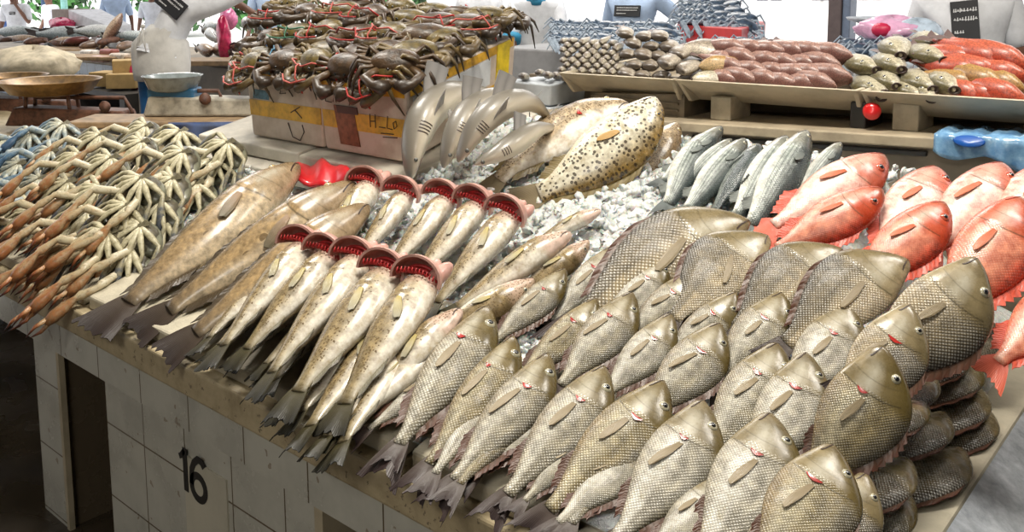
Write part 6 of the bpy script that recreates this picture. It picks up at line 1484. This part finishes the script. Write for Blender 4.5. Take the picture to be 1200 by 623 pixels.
        for row, zz in enumerate((.55, .12, -.5)):
            x = -w_ * .8
            while x < w_ * (.8 if row < 2 else -.1):
                ww = rr.uniform(.01, .028); ww *= .45; hh = h_ * rr.uniform(.05, .11); pr.obox(T((x + ww / 2, y_ + sg, z_ + h_ * zz - hh * .5)), (ww / 2, 0, 0), (0, .0015, 0), (0, 0, .0025)); pr.obox(T((x + ww / 2, y_ + sg, z_ + h_ * zz)), (.0022, 0, 0), (0, .0015, 0), (0, 0, hh)); x += ww * 1.2
        pr.build('print', M_PRINT, bd)
    return root
FL2 = .15
def at_floor(u, v, Y): q = aty(u, v, Y); return (q[0], q[1], FL2)
VC = math.radians(40.78)
q = aty(190, 90, 3.3)
person((q[0], q[1], q[2] - .66), VC - math.radians(20), 'vendor in white shirt, grey apron and blue trousers bending with an arm out', M_SHIRT, M_TROUS, lean=.35, side=.62, arms={'r': ((.72, .40, 1.40), (.98, .46, 1.40)), 'l': ((.25, .5, 1.2), (.35, .62, 1.1))}, apron=True, badge=(.11, .065, 1.20, -.172))
q = aty(20, 35, 6.6)
person((q[0], q[1], q[2] - 1.0), VC + PI, 'person in white shirt with pocket badge, hand raised to the face, far left', M_SHIRT, M_TROUS, arms={'l': ((-.30, .14, 1.12), (-.10, .16, 1.44))}, badge=(.05, .025, 1.3, .13))
q = aty(60, 26, 8.0); person((q[0], q[1], q[2] - 1.1), VC + PI * .8, 'person in white shirt behind the man with raised hand', M_SHIRT, M_TROUS)
q = aty(136, 14, 7.9); person((q[0], q[1], q[2] - 1.22), VC + .3, 'person in pale blue shirt seen from behind near the carton', M_SHIRTB, M_TROUS)
q = aty(172, 18, 8.7); person((q[0] + .25, q[1] + .0, q[2] - 1.2), VC + PI, 'person in white shirt facing the camera behind the bending vendor', M_SHIRT, M_TROUS)
q = aty(562, 20, 7.0); person((q[0], q[1], q[2] - 1.25), VC + PI * .95, 'person in white shirt with dark pocket print standing behind the mud crabs', M_SHIRT, M_TROUS, badge=(.07, .03, 1.28, .13), cuff=None)
q = aty(628, 46, 6.1); person((q[0], q[1], q[2] - 1.12), VC + PI, 'person in white polo with turquoise cuffs, both arms reaching down', M_SHIRT, M_TROUS, lean=.15, arms={'l': ((-.21, .22, 1.12), (-.17, .36, .90)), 'r': ((.21, .22, 1.12), (.15, .36, .90))}, cuff=M_CUFF, collar=M_CUFF)
q = aty(738, 22, 6.3); person((q[0], q[1], q[2] - 1.22), VC - .5, 'person in pale blue shirt with printed back, behind the dark crabs', M_SHIRTB, M_TROUS, lean=.25, badge=(.11, .045, 1.26, -.15), arms={'r': ((.36, .2, 1.22), (.34, .3, 1.40))})
q = aty(1142, 40, 5.1); person((q[0], q[1], q[2] - 1.30), VC - .5, 'vendor in white shirt with a large black printed badge on the back, right', M_SHIRT, M_TROUS, lean=.2, side=-.12, badge=(.06, .10, 1.27, -.15), collar=mat('blue collar', (.1, .25, .5), .7), scale=1.06)
q = aty(318, 4, 6.5); person((q[0], q[1], q[2] - 1.25), VC + PI, 'person in pale blue shirt behind the mud crab heap, left', M_SHIRTB, M_TROUS)
